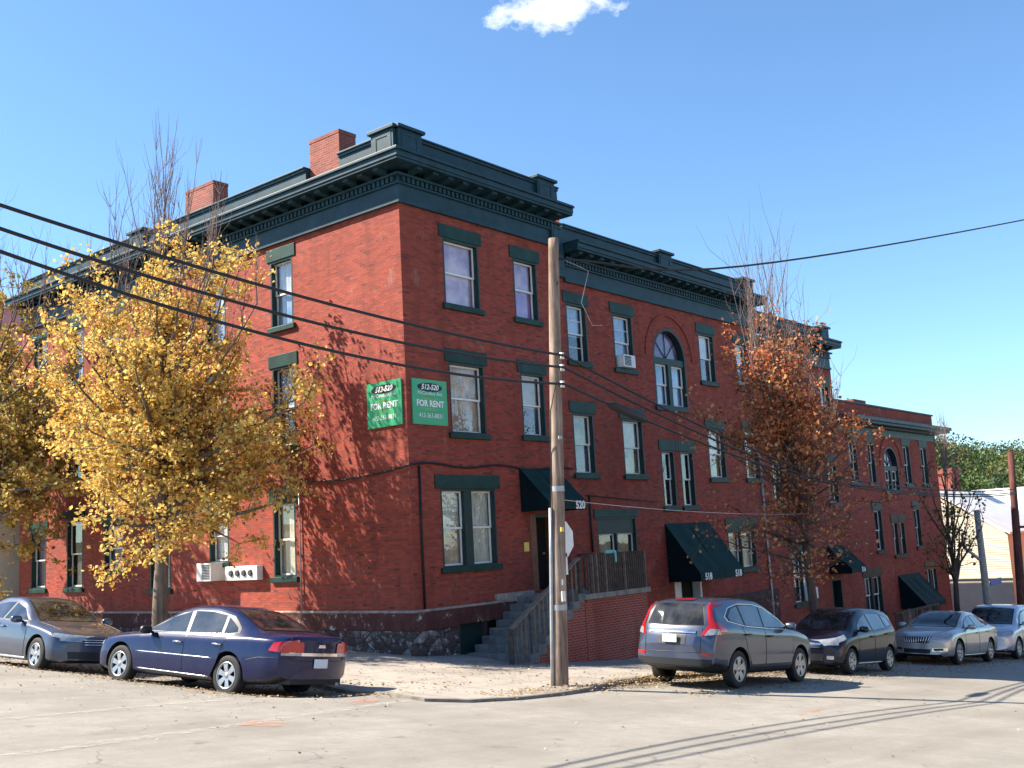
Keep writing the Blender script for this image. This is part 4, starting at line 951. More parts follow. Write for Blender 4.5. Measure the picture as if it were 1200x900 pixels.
    for ax_ in S['axles']:
        for sg in (-1, 1):
            w_ = S['wid'][len(S['wid']) // 2][1]; ya, yb = sorted((sg * (w_ - .30), sg * (w_ + .2)))
            cb.lathe([(0, ya), (ra, ya), (ra, yb), (0, yb)], 'plastic_black', 36, 'y', (ax_, 0, R_ + .01))
    cut = cb.build('cutter'); cm_ = cut.data
    bm = bmesh.new(); bm.from_mesh(cm_); bmesh.ops.remove_doubles(bm, verts=bm.verts, dist=1e-5); bmesh.ops.dissolve_degenerate(bm, edges=bm.edges, dist=1e-6); bmesh.ops.recalc_face_normals(bm, faces=bm.faces); bm.to_mesh(cm_); bm.free()
    body.parent = None
    mod = body.modifiers.new('wells', 'BOOLEAN'); mod.operation = 'DIFFERENCE'; mod.object = cut; mod.solver = 'EXACT'
    dg = bpy.context.evaluated_depsgraph_get(); dg.update()
    res = bpy.data.meshes.new_from_object(body.evaluated_get(dg)); body.modifiers.clear(); body.data = res; bpy.data.objects.remove(cut)
    w_ = max(p[1] for p in S['wid'])
    for p in res.polygons:
        for ax_ in S['axles']:
            dd = sqrt((p.center.x - ax_) ** 2 + (p.center.z - R_ - .01) ** 2)
            if dd < ra + .004 and (abs(p.normal.y) < .35 and dd > ra - .03 or abs(p.center.y) < w_ - .27): p.material_index = 1; p.use_smooth = False
        if p.normal.z < -.7 and p.center.z < .5: p.material_index = 1
    res.set_sharp_from_angle(angle=radians(42))
    res.name = 'body'; body.parent = root
    def hit(view, a, b_, side):
        if view == 'side': o_, d_ = Vector((a, side * 3, b_)), Vector((0, -side, 0))
        elif view == 'end': o_, d_ = Vector((side * 6, a, b_)), Vector((-side, 0, 0))
        else: o_, d_ = Vector((a, b_, 4)), Vector((0, 0, -1))
        h = bvh.ray_cast(o_, d_)
        return (h[0], h[1]) if h[0] else (None, None)
    def patch(nm, view, lo, hi, mat, off, side=1, nu=16, nv=6, par=None, build=True, mb=None):
        mb = mb or MB(); lo = [Vector(p) for p in lo]; hi = [Vector(p) for p in hi]
        def at(poly, t):
            ls = [(q - p).length for p, q in zip(poly, poly[1:])]; T = sum(ls) * t
            for p, q, l in zip(poly, poly[1:], ls):
                if T <= l + 1e-9: return p.lerp(q, T / l if l else 0)
                T -= l
            return poly[-1]
        vs = []; ok = True; last = None
        for i in range(nu + 1):
            for j in range(nv + 1):
                p = at(lo, i / nu).lerp(at(hi, i / nu), j / nv); h, nn = hit(view, p[0], p[1], side)
                if h is None: h, nn = last if last else (Vector((0, 0, -50)), Vector((0, 0, 1)))
                last = (h, nn)
                if nn.dot(Vector({'side': (0, side, 0), 'end': (side, 0, 0), 'top': (0, 0, 1)}[view])) < 0: nn = -nn
                vs.append(tuple(h + nn * off))
        mb.add(vs, [(i * (nv + 1) + j, (i + 1) * (nv + 1) + j, (i + 1) * (nv + 1) + j + 1, i * (nv + 1) + j + 1) for i in range(nu) for j in range(nv)], mat, True)
        return mb.build(nm, par or root, normals=False) if build else mb
    def line(nm, view, pts, rad, mat, side=1, par=None, off=0, n=10, build=True, mb=None):
        mb = mb or MB(); o_ = []
        for p, q in zip(pts, pts[1:]):
            for t in range(n):
                a = p[0] + (q[0] - p[0]) * t / n; b_ = p[1] + (q[1] - p[1]) * t / n; h, nn = hit(view, a, b_, side)
                if h is not None: o_.append(h + nn * off)
        h, nn = hit(view, pts[-1][0], pts[-1][1], side)
        if h is not None: o_.append(h + nn * off)
        if len(o_) > 1: mb.tube(o_, rad, mat, 5)
        return mb.build(nm, par or root) if build and mb.v else mb
    # glass
    for sd_ in (1, -1):
        lo, hi = S['dlo']; patch('window_surround', 'side', lo, hi, S.get('surround', 'plastic_black'), .004, sd_, 34, 8)
        for lo, hi in S['panes']: patch('side_window', 'side', lo, hi, 'car_side_glass', .008, sd_, 16, 8)
        for k, d_ in enumerate(S['doors']):
            mb = MB(); patch('', 'side', d_['lo'], d_['hi'], S['paint'], .0035, sd_, 20, 12, build=False, mb=mb)
            ring_ = d_['lo'] + d_['hi'][::-1] + [d_['lo'][0]]
            line('', 'side', ring_, .0065, 'plastic_black', sd_, off=-.001, build=False, mb=mb)
            dr = mb.build('door', root, normals=False)
            hx, hz = d_['handle']; h, nn = hit('side', hx, hz, sd_)
            if h is not None:
                mb = MB(); mb.tube([h + Vector((-.1, 0, 0)), h + Vector((-.09, sd_ * .035, 0)), h + Vector((.09, sd_ * .035, 0)), h + Vector((.1, 0, 0))], .016, S.get('handle_mat', S['paint']), 7); mb.build('handle', dr)
        for (p0, p1, rad, mt) in S.get('strips', []): line('trim_strip', 'side', [p0, p1], rad, mt, sd_, off=.002, n=24)
        # mirror
        mx, mz = S['mirror']; h, nn = hit('side', mx, mz, sd_)
        if h is not None:
            mb = MB(); c_ = h + Vector((0, sd_ * .15, .05))
            vs = []; fs = []
            for i in range(9):
                for j in range(12):
                    th = pi * i / 8; ph = 2 * pi * j / 12
                    sg_ = lambda v: (abs(v) ** .7) * (1 if v >= 0 else -1)
                    vs.append((c_.x + .07 * sg_(sin(th) * cos(ph)), c_.y + sd_ * .115 * sg_(cos(th)), c_.z + .075 * sg_(sin(th) * sin(ph))))
            for i in range(8):
                for j in range(12): fs.append((i * 12 + j, i * 12 + (j + 1) % 12, (i + 1) * 12 + (j + 1) % 12, (i + 1) * 12 + j))
            mb.add(vs, fs, S.get('mirror_mat', S['paint']), True); mb.tube([h - Vector((0, sd_ * .02, 0)), c_], .025, 'plastic_black', 6); mb.build('mirror', root)
    for nm, vw, sd_, lo, hi in S['ends']: 
        patch('glass_border', vw, [tuple(Vector(p)) for p in lo], hi, 'plastic_black', .004, sd_, 20, 14)
        def shrink(pl, ot):
            n_ = len(pl); c_ = sum((Vector(p) for p in pl + ot), Vector((0, 0))) / (2 * n_)
            return [tuple(c_ + (Vector(p) - c_) * .955) for p in pl]
        patch(nm, vw, shrink(lo, hi), shrink(hi, lo), 'car_glass_dark', .009, sd_, 20, 14)
    for nm, vw, sd_, lo, hi, mt, off in S.get('patches', []): patch(nm, vw, lo, hi, mt, off, sd_, 14, 6)
    for nm, vw, sd_, pts, rad, mt in S.get('lines', []): line(nm, vw, pts, rad, mt, sd_, off=.0)
    for nm, (x0, x1, y0, y1, z0, z1), mt in S.get('boxes', []):
        mb = MB(); mb.box(x0, x1, y0, y1, z0, z1, mt); mb.build(nm, root, bevel=.008)
    if S.get('grille'):
        gx = S['grille']; patch('grille', 'end', gx['lo'], gx['hi'], 'plastic_black', .006, 1, 14, 6)
        for i in range(gx.get('bars', 5)):
            t = (i + .5) / gx.get('bars', 5)
            if gx.get('vert'):
                a = Vector(gx['lo'][0]).lerp(Vector(gx['lo'][-1]), t); b_ = Vector(gx['hi'][0]).lerp(Vector(gx['hi'][-1]), t); line('grille_bar', 'end', [tuple(a), tuple(b_)], .011, 'chrome', 1, off=.008)
            else:
                a = Vector(gx['lo'][0]).lerp(Vector(gx['hi'][0]), t); b_ = Vector(gx['lo'][-1]).lerp(Vector(gx['hi'][-1]), t); line('grille_bar', 'end', [tuple(a), tuple(b_)], .010, gx.get('mat', 'chrome'), 1, off=.008)
    # dark floor keeps the light out under the car
    # wheels
    wmax = max(p[1] for p in S['wid'])
    for ax_ in S['axles']:
        for sg in (1, -1):
            tw = .205; yc = sg * (wmax - .03 - tw / 2)
            prof = [(R_ * .60, -tw * .42), (R_ * .66, -tw * .5), (R_ * .9, -tw * .5), (R_ * .975, -tw * .42), (R_, -tw * .25), (R_, tw * .25), (R_ * .975, tw * .42), (R_ * .9, tw * .5), (R_ * .66, tw * .5), (R_ * .60, tw * .42)]
            mb = MB(); mb.lathe(prof, 'black_rubber', 32, 'y', (ax_, yc, R_)); wh = mb.build('wheel', root, smooth_angle=40)
            mb = MB(); rr = R_ * .66; o = sg * tw * .5
            mb.lathe([(rr, o * .98), (rr * .97, o * 1.04), (rr * .9, o * .96), (rr * .88, o * .3), (rr * .88, o * .05), (0, o * .05)], 'plastic_black', 32, 'y', (ax_, yc, R_))
            mb.lathe([(rr * 1.02, o * .95), (rr * 1.0, o * 1.06), (rr * .93, o * 1.06), (rr * .88, o * .8)], 'alloy', 32, 'y', (ax_, yc, R_))
            mb.lathe([(0, o * .98), (rr * .2, o * .96), (rr * .26, o * .8), (rr * .26, o * .5)], 'alloy', 20, 'y', (ax_, yc, R_))
            ns_ = S.get('spokes', 5)
            for k in range(ns_):
                a = 2 * pi * k / ns_ + .3; ca, sa = cos(a), sin(a); wa, wb = S.get('spoke_w', (.05, .085)) if rr > .2 else (.04, .06)
                vs = []
                for rad, ww, oo in ((rr * .2, wa, .9), (rr * .6, (wa + wb) / 2 * .9, .96), (rr * .93, wb, .98)):
                    for t_ in (-1, 1):
                        for dpt in (oo, oo - .3):
                            vs.append((ax_ + ca * rad - sa * ww * t_, yc + o * dpt, R_ + sa * rad + ca * ww * t_))
                fs = []
                for q in (0, 4): fs += [(q, q + 4, q + 6, q + 2), (q + 1, q + 3, q + 7, q + 5), (q, q + 1, q + 5, q + 4), (q + 2, q + 6, q + 7, q + 3)]
                mb.add(vs, fs, 'alloy')
            mb.build('rim', wh)
    return root
for nm_, f0_ in (('car_glass_dark', .05), ('car_side_glass', .17)):
    m, nt_, out = new_mat(nm_); fr_ = schlick(nt_, f0_)
    gl_ = N(nt_, 'ShaderNodeBsdfGlossy'); gl_.inputs['Roughness'].default_value = .02
    df_ = N(nt_, 'ShaderNodeBsdfDiffuse'); nt_.links.new(ramp(nt_, noise_n(nt_, coord(nt_), 2.6, 3), [(.4, (.010, .011, .012)), (.65, (.05, .05, .052))]), df_.inputs[0])
    mx_ = N(nt_, 'ShaderNodeMixShader'); nt_.links.new(fr_, mx_.inputs[0]); nt_.links.new(df_.outputs[0], mx_.inputs[1]); nt_.links.new(gl_.outputs[0], mx_.inputs[2]); nt_.links.new(mx_.outputs[0], out.inputs[0]); M[nm_] = m

def sedan(kind):
    """profiles of the three saloons; x=0 is midway between the axles"""
    if kind == 'blue':
        S = dict(paint='paint_blue', r=.335, axles=(1.40, -1.40),
          top=[(2.36, .62), (2.30, .72), (2.1, .80), (1.6, .90), (1.08, .965), (.92, 1.0), (.5, 1.22), (.12, 1.40), (-.25, 1.475), (-.7, 1.485), (-1.1, 1.43), (-1.45, 1.30), (-1.9, 1.115), (-2.05, 1.085), (-2.4, 1.07), (-2.62, 1.045), (-2.66, .99)],
          belt=[(2.36, .58), (2.0, .74), (1.5, .84), (.9, .90), (0, .935), (-1.2, .96), (-1.9, .99), (-2.4, .985), (-2.66, .93)],
          wid=[(2.36, .80), (2.1, .87), (1.4, .915), (.5, .925), (-.8, .925), (-1.6, .915), (-2.2, .89), (-2.66, .83)],
          bot=[(2.36, .32), (2.1, .22), (1.6, .2), (-1.5, .2), (-2.2, .26), (-2.66, .36)],
          roofw=[(2.36, .8), (1.0, .86), (.3, .70), (-.4, .66), (-1.1, .66), (-1.7, .74), (-2.0, .82), (-2.66, .8)],
          dlo=([(.86, .955), (0, .965), (-1.0, .985), (-1.55, 1.03)], [(.80, .985), (.45, 1.165), (.1, 1.31), (-.3, 1.375), (-.8, 1.375), (-1.2, 1.31), (-1.5, 1.12)]),
          panes=[([(.74, .975), (.30, .975), (-.25, .98)], [(.70, 1.0), (.30, 1.22), (-.12, 1.345)]), ([(-.33, .982), (-.7, .985), (-1.12, 1.0)], [(-.22, 1.355), (-.65, 1.36), (-1.02, 1.315)]), ([(-1.19, 1.005), (-1.47, 1.05)], [(-1.10, 1.285), (-1.42, 1.12)])],
          doors=[dict(lo=[(.86, .30), (-.28, .30)], hi=[(.90, .92), (-.29, .945)], handle=(-.14, .82)), dict(lo=[(-.31, .30), (-1.0, .30), (-1.13, .52)], hi=[(-.32, .945), (-.8, .95), (-1.3, .955)], handle=(-1.13, .835))],
          handle_mat='chrome', strips=[((.95, .60), (-1.02, .60), .009, 'chrome'), ((.9, .31), (-.95, .29), .012, 'chrome'), ((.84, .95), (-1.52, 1.02), .008, 'chrome')],
          mirror=(.62, .93), mirror_mat='plastic_black', bf=.25, br=.17, spokes=6, spoke_w=(.035, .055),
          ends=[('windshield', 'top', 1, [(.92, -.66), (.95, 0), (.92, .66)], [(.12, -.55), (.12, 0), (.12, .55)]), ('rear_window', 'top', 1, [(-1.9, -.64), (-1.93, 0), (-1.9, .64)], [(-1.10, -.52), (-1.08, 0), (-1.10, .52)])],
          patches=[('chrome_bar', 'end', -1, [(-.66, .735), (.66, .735)], [(-.66, .785), (.66, .785)], 'chrome', .016)]
            + [('taillight', 'end', -1, [(s_ * .44, .79), (s_ * .80, .76)], [(s_ * .50, .99), (s_ * .80, .95)], 'lens_red', .012) for s_ in (1, -1)]
            + [('taillight', 'side', s_, [(-2.63, .775), (-2.30, .80)], [(-2.63, .955), (-2.38, .93)], 'lens_red', .015) for s_ in (1, -1)]
            + [('reflector_strip', 'end', -1, [(s_ * .44, .735), (s_ * .80, .735)], [(s_ * .44, .785), (s_ * .80, .77)], 'lens_clear', .019) for s_ in (1, -1)]
            + [('headlight', 'side', s_, [(1.95, .66), (2.3, .60)], [(1.88, .76), (2.3, .70)], 'lens_clear', .008) for s_ in (1, -1)]
            + [('emblem', 'end', -1, [(-.09, .87), (.09, .87)], [(-.07, .92), (.07, .92)], 'chrome', .016)],
          lines=[('trunk_seam', 'end', -1, [(-.62, 1.03), (-.66, .70), (-.6, .655), (.6, .655), (.66, .70), (.62, 1.03)], .006, 'plastic_black'), ('bumper_seam', 'side', 1, [(-1.82, .62), (-2.1, .68), (-2.6, .70)], .005, 'plastic_black'), ('bumper_seam', 'side', -1, [(-1.82, .62), (-2.1, .68), (-2.6, .70)], .005, 'plastic_black')],
          boxes=[('license_plate', (-2.69, -2.665, -.16, .16, .54, .69), 'plate'), ('exhaust_pipe', (-2.62, -2.4, -.55, -.48, .24, .30), 'metal_grey'), ('bumper_insert', (-2.6, -2.3, -.62, .62, .27, .36), 'plastic_black')])
    elif kind == 'grey':
        S = dict(paint='paint_steel', r=.33, axles=(1.335, -1.335),
          top=[(2.28, .60), (2.22, .70), (2.0, .79), (1.5, .90), (1.05, .97), (.9, 1.0), (.5, 1.21), (.08, 1.40), (-.3, 1.455), (-.7, 1.45), (-1.1, 1.36), (-1.7, 1.12), (-1.95, 1.08), (-2.3, 1.06), (-2.38, .98)],
          belt=[(2.28, .56), (1.9, .73), (1.4, .84), (.9, .90), (0, .94), (-1.2, .97), (-1.9, 1.0), (-2.38, .93)],
          wid=[(2.28, .76), (2.0, .85), (1.3, .90), (.4, .915), (-.8, .915), (-1.6, .90), (-2.1, .87), (-2.38, .80)],
          bot=[(2.28, .26), (2.0, .19), (1.5, .18), (-1.5, .19), (-2.38, .34)], roofw=[(2.28, .8), (1.0, .86), (.2, .68), (-.4, .65), (-1.1, .66), (-1.7, .76), (-2.38, .8)],
          dlo=([(.84, .955), (0, .97), (-1.0, 1.0), (-1.4, 1.06)], [(.78, .985), (.40, 1.17), (.0, 1.30), (-.4, 1.345), (-.8, 1.32), (-1.1, 1.23), (-1.36, 1.10)]),
          panes=[([(.72, .975), (-.22, .985)], [(.66, 1.01), (.28, 1.21), (-.14, 1.315)]), ([(-.30, .985), (-1.05, 1.01)], [(-.22, 1.325), (-.55, 1.325), (-.95, 1.26)])],
          doors=[dict(lo=[(.84, .28), (-.26, .28)], hi=[(.88, .92), (-.27, .95)], handle=(-.12, .83)), dict(lo=[(-.29, .28), (-.95, .28), (-1.05, .5)], hi=[(-.30, .95), (-.8, .96), (-1.2, .975)], handle=(-1.05, .85))],
          strips=[((.9, .24), (-.95, .24), .03, 'paint_silver')], mirror=(.60, .94), bf=.30, br=.16, spokes=5, spoke_w=(.045, .07),
          ends=[('windshield', 'top', 1, [(.93, -.66), (.99, 0), (.93, .66)], [(.08, -.54), (.08, 0), (.08, .54)]), ('rear_window', 'top', 1, [(-1.7, -.6), (-1.73, 0), (-1.7, .6)], [(-1.05, -.5), (-1.03, 0), (-1.05, .5)])],
          patches=[('headlight', 'end', 1, [(s_ * .40, .60), (s_ * .74, .62)], [(s_ * .40, .695), (s_ * .74, .75)], 'lens_clear', .010) for s_ in (1, -1)]
            + [('headlight', 'side', s_, [(2.2, .61), (1.82, .70)], [(2.2, .72), (1.82, .765)], 'lens_clear', .010) for s_ in (1, -1)]
            + [('air_intake', 'end', 1, [(-.6, .28), (.6, .28)], [(-.62, .42), (.62, .42)], 'plastic_black', .008)],
          grille=dict(lo=[(-.34, .54), (.34, .54)], hi=[(-.36, .67), (.36, .67)], bars=3), lines=[('hood_seam', 'top', 1, [(1.0, .70), (1.8, .64), (2.15, .45)], .005, 'plastic_black'), ('hood_seam', 'top', 1, [(1.0, -.70), (1.8, -.64), (2.15, -.45)], .005, 'plastic_black')], boxes=[])
    else:
        S = dict(paint='paint_champagne', r=.345, axles=(1.42, -1.42),
          top=[(2.36, .66), (2.30, .78), (2.1, .86), (1.6, .96), (1.1, 1.02), (.95, 1.05), (.5, 1.27), (.05, 1.44), (-.3, 1.49), (-.8, 1.475), (-1.3, 1.36), (-2.0, 1.14), (-2.3, 1.10), (-2.55, 1.08), (-2.62, 1.0)],
          belt=[(2.36, .60), (2.0, .80), (1.5, .89), (.9, .95), (0, .98), (-1.2, 1.02), (-2.0, 1.05), (-2.62, .96)],
          wid=[(2.36, .80), (2.1, .87), (1.4, .92), (.4, .93), (-.8, .93), (-1.6, .93), (-2.2, .89), (-2.62, .82)],
          bot=[(2.36, .28), (2.1, .2), (1.6, .19), (-1.6, .2), (-2.62, .36)], roofw=[(2.36, .8), (1.0, .86), (.2, .69), (-.5, .65), (-1.2, .66), (-2.0, .78), (-2.62, .8)],
          dlo=([(.88, 1.0), (0, 1.015), (-1.0, 1.05), (-1.6, 1.11)], [(.82, 1.03), (.40, 1.22), (.0, 1.34), (-.4, 1.385), (-.9, 1.36), (-1.3, 1.26), (-1.55, 1.15)]),
          panes=[([(.76, 1.02), (-.25, 1.03)], [(.7, 1.06), (.28, 1.25), (-.16, 1.355)]), ([(-.33, 1.03), (-1.2, 1.07)], [(-.24, 1.36), (-.6, 1.365), (-1.12, 1.28)])],
          doors=[dict(lo=[(.88, .28), (-.28, .28)], hi=[(.92, .97), (-.29, 1.0)], handle=(-.14, .88)), dict(lo=[(-.31, .28), (-1.0, .28), (-1.12, .55)], hi=[(-.32, 1.0), (-.8, 1.01), (-1.3, 1.03)], handle=(-1.12, .91))],
          strips=[((.9, .26), (-1.0, .26), .012, 'chrome')], mirror=(.62, 1.0), bf=.30, br=.16, spokes=7, spoke_w=(.03, .04),
          ends=[('windshield', 'top', 1, [(.98, -.68), (1.04, 0), (.98, .68)], [(.05, -.56), (.05, 0), (.05, .56)]), ('rear_window', 'top', 1, [(-2.0, -.6), (-2.03, 0), (-2.0, .6)], [(-1.25, -.5), (-1.23, 0), (-1.25, .5)])],
          patches=[('headlight', 'end', 1, [(s_ * .42, .68), (s_ * .77, .72)], [(s_ * .46, .78), (s_ * .77, .86)], 'lens_clear', .010) for s_ in (1, -1)]
            + [('headlight', 'side', s_, [(2.25, .70), (1.85, .80)], [(2.25, .80), (1.80, .87)], 'lens_clear', .010) for s_ in (1, -1)]
            + [('fog_lamp', 'end', 1, [(s_ * .42, .36), (s_ * .78, .38)], [(s_ * .42, .45), (s_ * .78, .46)], 'chrome', .010) for s_ in (1, -1)]
            + [('fog_recess', 'end', 1, [(s_ * .45, .38), (s_ * .68, .39)], [(s_ * .45, .44), (s_ * .68, .45)], 'plastic_black', .015) for s_ in (1, -1)]
            + [('air_intake', 'end', 1, [(-.36, .30), (.36, .30)], [(-.38, .42), (.38, .42)], 'plastic_black', .008)],
          grille=dict(lo=[(-.33, .58), (.33, .58)], hi=[(-.40, .76), (.40, .76)], bars=11, vert=True), lines=[('hood_seam', 'top', 1, [(1.05, .70), (1.8, .62), (2.2, .42)], .005, 'plastic_black'), ('hood_seam', 'top', 1, [(1.05, -.70), (1.8, -.62), (2.2, -.42)], .005, 'plastic_black')], boxes=[])
    return S
def suv():
    return dict(paint='paint_steel', clad='plastic_black', r=.35, axles=(1.31, -1.31), surround='plastic_black',
      top=[(2.22, .72), (2.15, .86), (1.95, .96), (1.45, 1.07), (1.08, 1.12), (.95, 1.15), (.5, 1.40), (.15, 1.57), (-.25, 1.655), (-.9, 1.675), (-1.5, 1.65), (-1.85, 1.60), (-2.0, 1.54), (-2.14, 1.30), (-2.24, 1.10), (-2.32, .98), (-2.34, .80)],
      belt=[(2.22, .66), (1.9, .86), (1.4, .98), (.9, 1.04), (0, 1.06), (-1.0, 1.10), (-1.7, 1.14), (-2.05, 1.14), (-2.2, 1.02), (-2.34, .76)],
      wid=[(2.22, .80), (1.95, .87), (1.3, .905), (.4, .91), (-.8, .91), (-1.5, .90), (-2.0, .87), (-2.34, .83)],
      bot=[(2.22, .34), (1.95, .26), (1.4, .24), (-1.4, .25), (-2.0, .34), (-2.34, .40)], roofw=[(2.22, .8), (1.1, .88), (.2, .72), (-.6, .70), (-1.6, .70), (-2.0, .76), (-2.34, .85)],
      dlo=([(.88, 1.085), (0, 1.10), (-1.0, 1.15), (-1.6, 1.24)], [(.82, 1.12), (.42, 1.33), (.05, 1.47), (-.4, 1.54), (-1.0, 1.54), (-1.4, 1.46), (-1.62, 1.30)]),
      panes=[([(.76, 1.10), (-.22, 1.12)], [(.70, 1.15), (.30, 1.38), (-.14, 1.51)]), ([(-.28, 1.12), (-.98, 1.155)], [(-.20, 1.515), (-.55, 1.53), (-.98, 1.52)]), ([(-1.05, 1.165), (-1.52, 1.24)], [(-1.05, 1.51), (-1.3, 1.46), (-1.54, 1.31)])],
      doors=[dict(lo=[(.90, .42), (-.24, .42)], hi=[(.95, 1.05), (-.25, 1.08)], handle=(-.10, .95)), dict(lo=[(-.27, .42), (-.82, .42), (-1.0, .7)], hi=[(-.28, 1.08), (-.7, 1.10), (-1.14, 1.13)], handle=(-1.0, .99))],
      strips=[((.88, 1.075), (0, 1.09), .010, 'chrome'), ((0, 1.09), (-1.0, 1.14), .010, 'chrome'), ((-1.0, 1.14), (-1.6, 1.23), .010, 'chrome'), ((-1.6, 1.23), (-1.66, 1.32), .010, 'chrome'), ((-1.66, 1.32), (-1.4, 1.48), .010, 'chrome'), ((-1.4, 1.48), (-1.0, 1.555), .010, 'chrome'), ((-1.0, 1.555), (-.4, 1.555), .010, 'chrome'), ((-.4, 1.555), (.05, 1.485), .010, 'chrome'), ((.05, 1.485), (.42, 1.345), .010, 'chrome'), ((.42, 1.345), (.84, 1.12), .010, 'chrome')],
      mirror=(.66, 1.09), bf=.26, br=.16, spokes=5, spoke_w=(.05, .08), handle_mat='plastic_black',
      ends=[('windshield', 'top', 1, [(.98, -.70), (1.04, 0), (.98, .70)], [(.14, -.58), (.14, 0), (.14, .58)]), ('rear_window', 'end', -1, [(-.64, 1.15), (0, 1.13), (.64, 1.15)], [(-.53, 1.54), (0, 1.56), (.53, 1.54)])],
      patches=[('taillight', 'end', -1, [(s_ * .60, .96), (s_ * .82, .99)], [(s_ * .70, 1.18), (s_ * .80, 1.14)], 'lens_red', .012) for s_ in (1, -1)]
        + [('taillight', 'end', -1, [(s_ * .70, 1.14), (s_ * .80, 1.12)], [(s_ * .58, 1.57), (s_ * .64, 1.56)], 'lens_red', .012) for s_ in (1, -1)]
        + [('taillight', 'side', s_, [(-2.20, 1.0), (-1.72, 1.03)], [(-2.08, 1.22), (-1.94, 1.20)], 'lens_red', .012) for s_ in (1, -1)]
        + [('reversing_light', 'side', s_, [(-2.20, .985), (-1.95, .995)], [(-2.13, 1.09), (-2.0, 1.08)], 'lens_clear', .016) for s_ in (1, -1)]
        + [('reversing_light', 'end', -1, [(s_ * .66, .96), (s_ * .80, .98)], [(s_ * .70, 1.06), (s_ * .80, 1.07)], 'lens_clear', .016) for s_ in (1, -1)]
        + [('brake_light', 'end', -1, [(-.2, 1.595), (.2, 1.595)], [(-.2, 1.625), (.2, 1.625)], 'lens_red', .02)]
        + [('chrome_bar', 'end', -1, [(-.5, 1.0), (.5, 1.0)], [(-.5, 1.05), (.5, 1.05)], 'chrome', .018), ('plate_recess', 'end', -1, [(-.3, .80), (.3, .80)], [(-.32, .98), (.32, .98)], 'plastic_grey', .006)]
        + [('reflector', 'end', -1, [(s_ * .60, .60), (s_ * .80, .60)], [(s_ * .60, .65), (s_ * .80, .65)], 'lens_red', .012) for s_ in (1, -1)]
        + [('bumper_cladding', 'end', -1, [(-.80, .42), (.80, .42)], [(-.80, .54), (.80, .54)], 'plastic_black', .01)],
      lines=[('tailgate_seam', 'end', -1, [(-.60, 1.10), (-.60, .66), (.60, .66), (.60, 1.10)], .006, 'plastic_black')],
      boxes=[('license_plate', (-2.385, -2.362, -.155, .155, .83, .97), 'plate'), ('wiper', (-2.20, -2.19, -.1, .3, 1.135, 1.15), 'plastic_black')])
def hatch():
    return dict(paint='paint_navy', r=.30, axles=(1.16, -1.16),
      top=[(1.93, .62), (1.88, .74), (1.7, .84), (1.35, .95), (1.15, 1.0), (.6, 1.30), (.2, 1.47), (-.2, 1.53), (-.9, 1.52), (-1.5, 1.46), (-1.75, 1.36), (-1.9, 1.05), (-1.95, .75)],
      belt=[(1.93, .56), (1.6, .76), (1.2, .86), (.6, .92), (-.4, .98), (-1.2, 1.03), (-1.7, 1.03), (-1.95, .70)],
      wid=[(1.93, .74), (1.7, .80), (1.1, .84), (.3, .845), (-.7, .845), (-1.4, .835), (-1.95, .76)],
      bot=[(1.93, .26), (1.7, .2), (1.2, .19), (-1.2, .2), (-1.95, .34)], roofw=[(1.93, .8), (1.2, .86), (.3, .70), (-.5, .68), (-1.4, .68), (-1.95, .8)],
      dlo=([(.95, .95), (0, .985), (-1.0, 1.05), (-1.5, 1.10)], [(.90, .98), (.5, 1.18), (.1, 1.34), (-.4, 1.40), (-1.0, 1.385), (-1.5, 1.28)]),
      panes=[([(.66, .985), (-.12, 1.0)], [(.6, 1.10), (.3, 1.26), (-.04, 1.365)]), ([(-.19, 1.0), (-.98, 1.05)], [(-.12, 1.375), (-.5, 1.385), (-.96, 1.37)]), ([(-1.05, 1.07), (-1.42, 1.11)], [(-1.04, 1.36), (-1.42, 1.27)])],
      doors=[dict(lo=[(.75, .28), (-.15, .28)], hi=[(.78, .91), (-.16, .96)], handle=(-.03, .86)), dict(lo=[(-.18, .28), (-.72, .28), (-.86, .52)], hi=[(-.19, .96), (-.6, .99), (-1.08, 1.01)], handle=(-.95, .91))],
      strips=[((.75, .24), (-.75, .24), .02, 'paint_silver')], mirror=(.66, .98), mirror_mat='paint_navy', bf=.26, br=.14, spokes=6, spoke_w=(.03, .045),
      ends=[('windshield', 'top', 1, [(1.12, -.64), (1.2, 0), (1.12, .64)], [(.18, -.54), (.18, 0), (.18, .54)]), ('rear_window', 'end', -1, [(-.58, 1.06), (.58, 1.06)], [(-.5, 1.38), (.5, 1.38)])],
      patches=[('headlight', 'end', 1, [(s_ * .45, .66), (s_ * .70, .66)], [(s_ * .52, .76), (s_ * .70, .82)], 'lens_clear', .012) for s_ in (1, -1)]
        + [('headlight', 'side', s_, [(1.85, .64), (1.42, .80)], [(1.85, .76), (1.36, .90)], 'lens_clear', .012) for s_ in (1, -1)]
        + [('fog_lamp', 'end', 1, [(s_ * .48, .34), (s_ * .62, .34)], [(s_ * .48, .42), (s_ * .62, .42)], 'lens_clear', .012) for s_ in (1, -1)]
        + [('air_intake', 'end', 1, [(-.4, .30), (.4, .30)], [(-.42, .46), (.42, .46)], 'plastic_black', .008), ('chrome_bar', 'end', 1, [(-.36, .66), (.36, .66)], [(-.38, .70), (.38, .70)], 'chrome', .014)],
      grille=dict(lo=[(-.34, .58), (.34, .58)], hi=[(-.36, .66), (.36, .66)], bars=2, mat='plastic_grey'), lines=[], boxes=[])
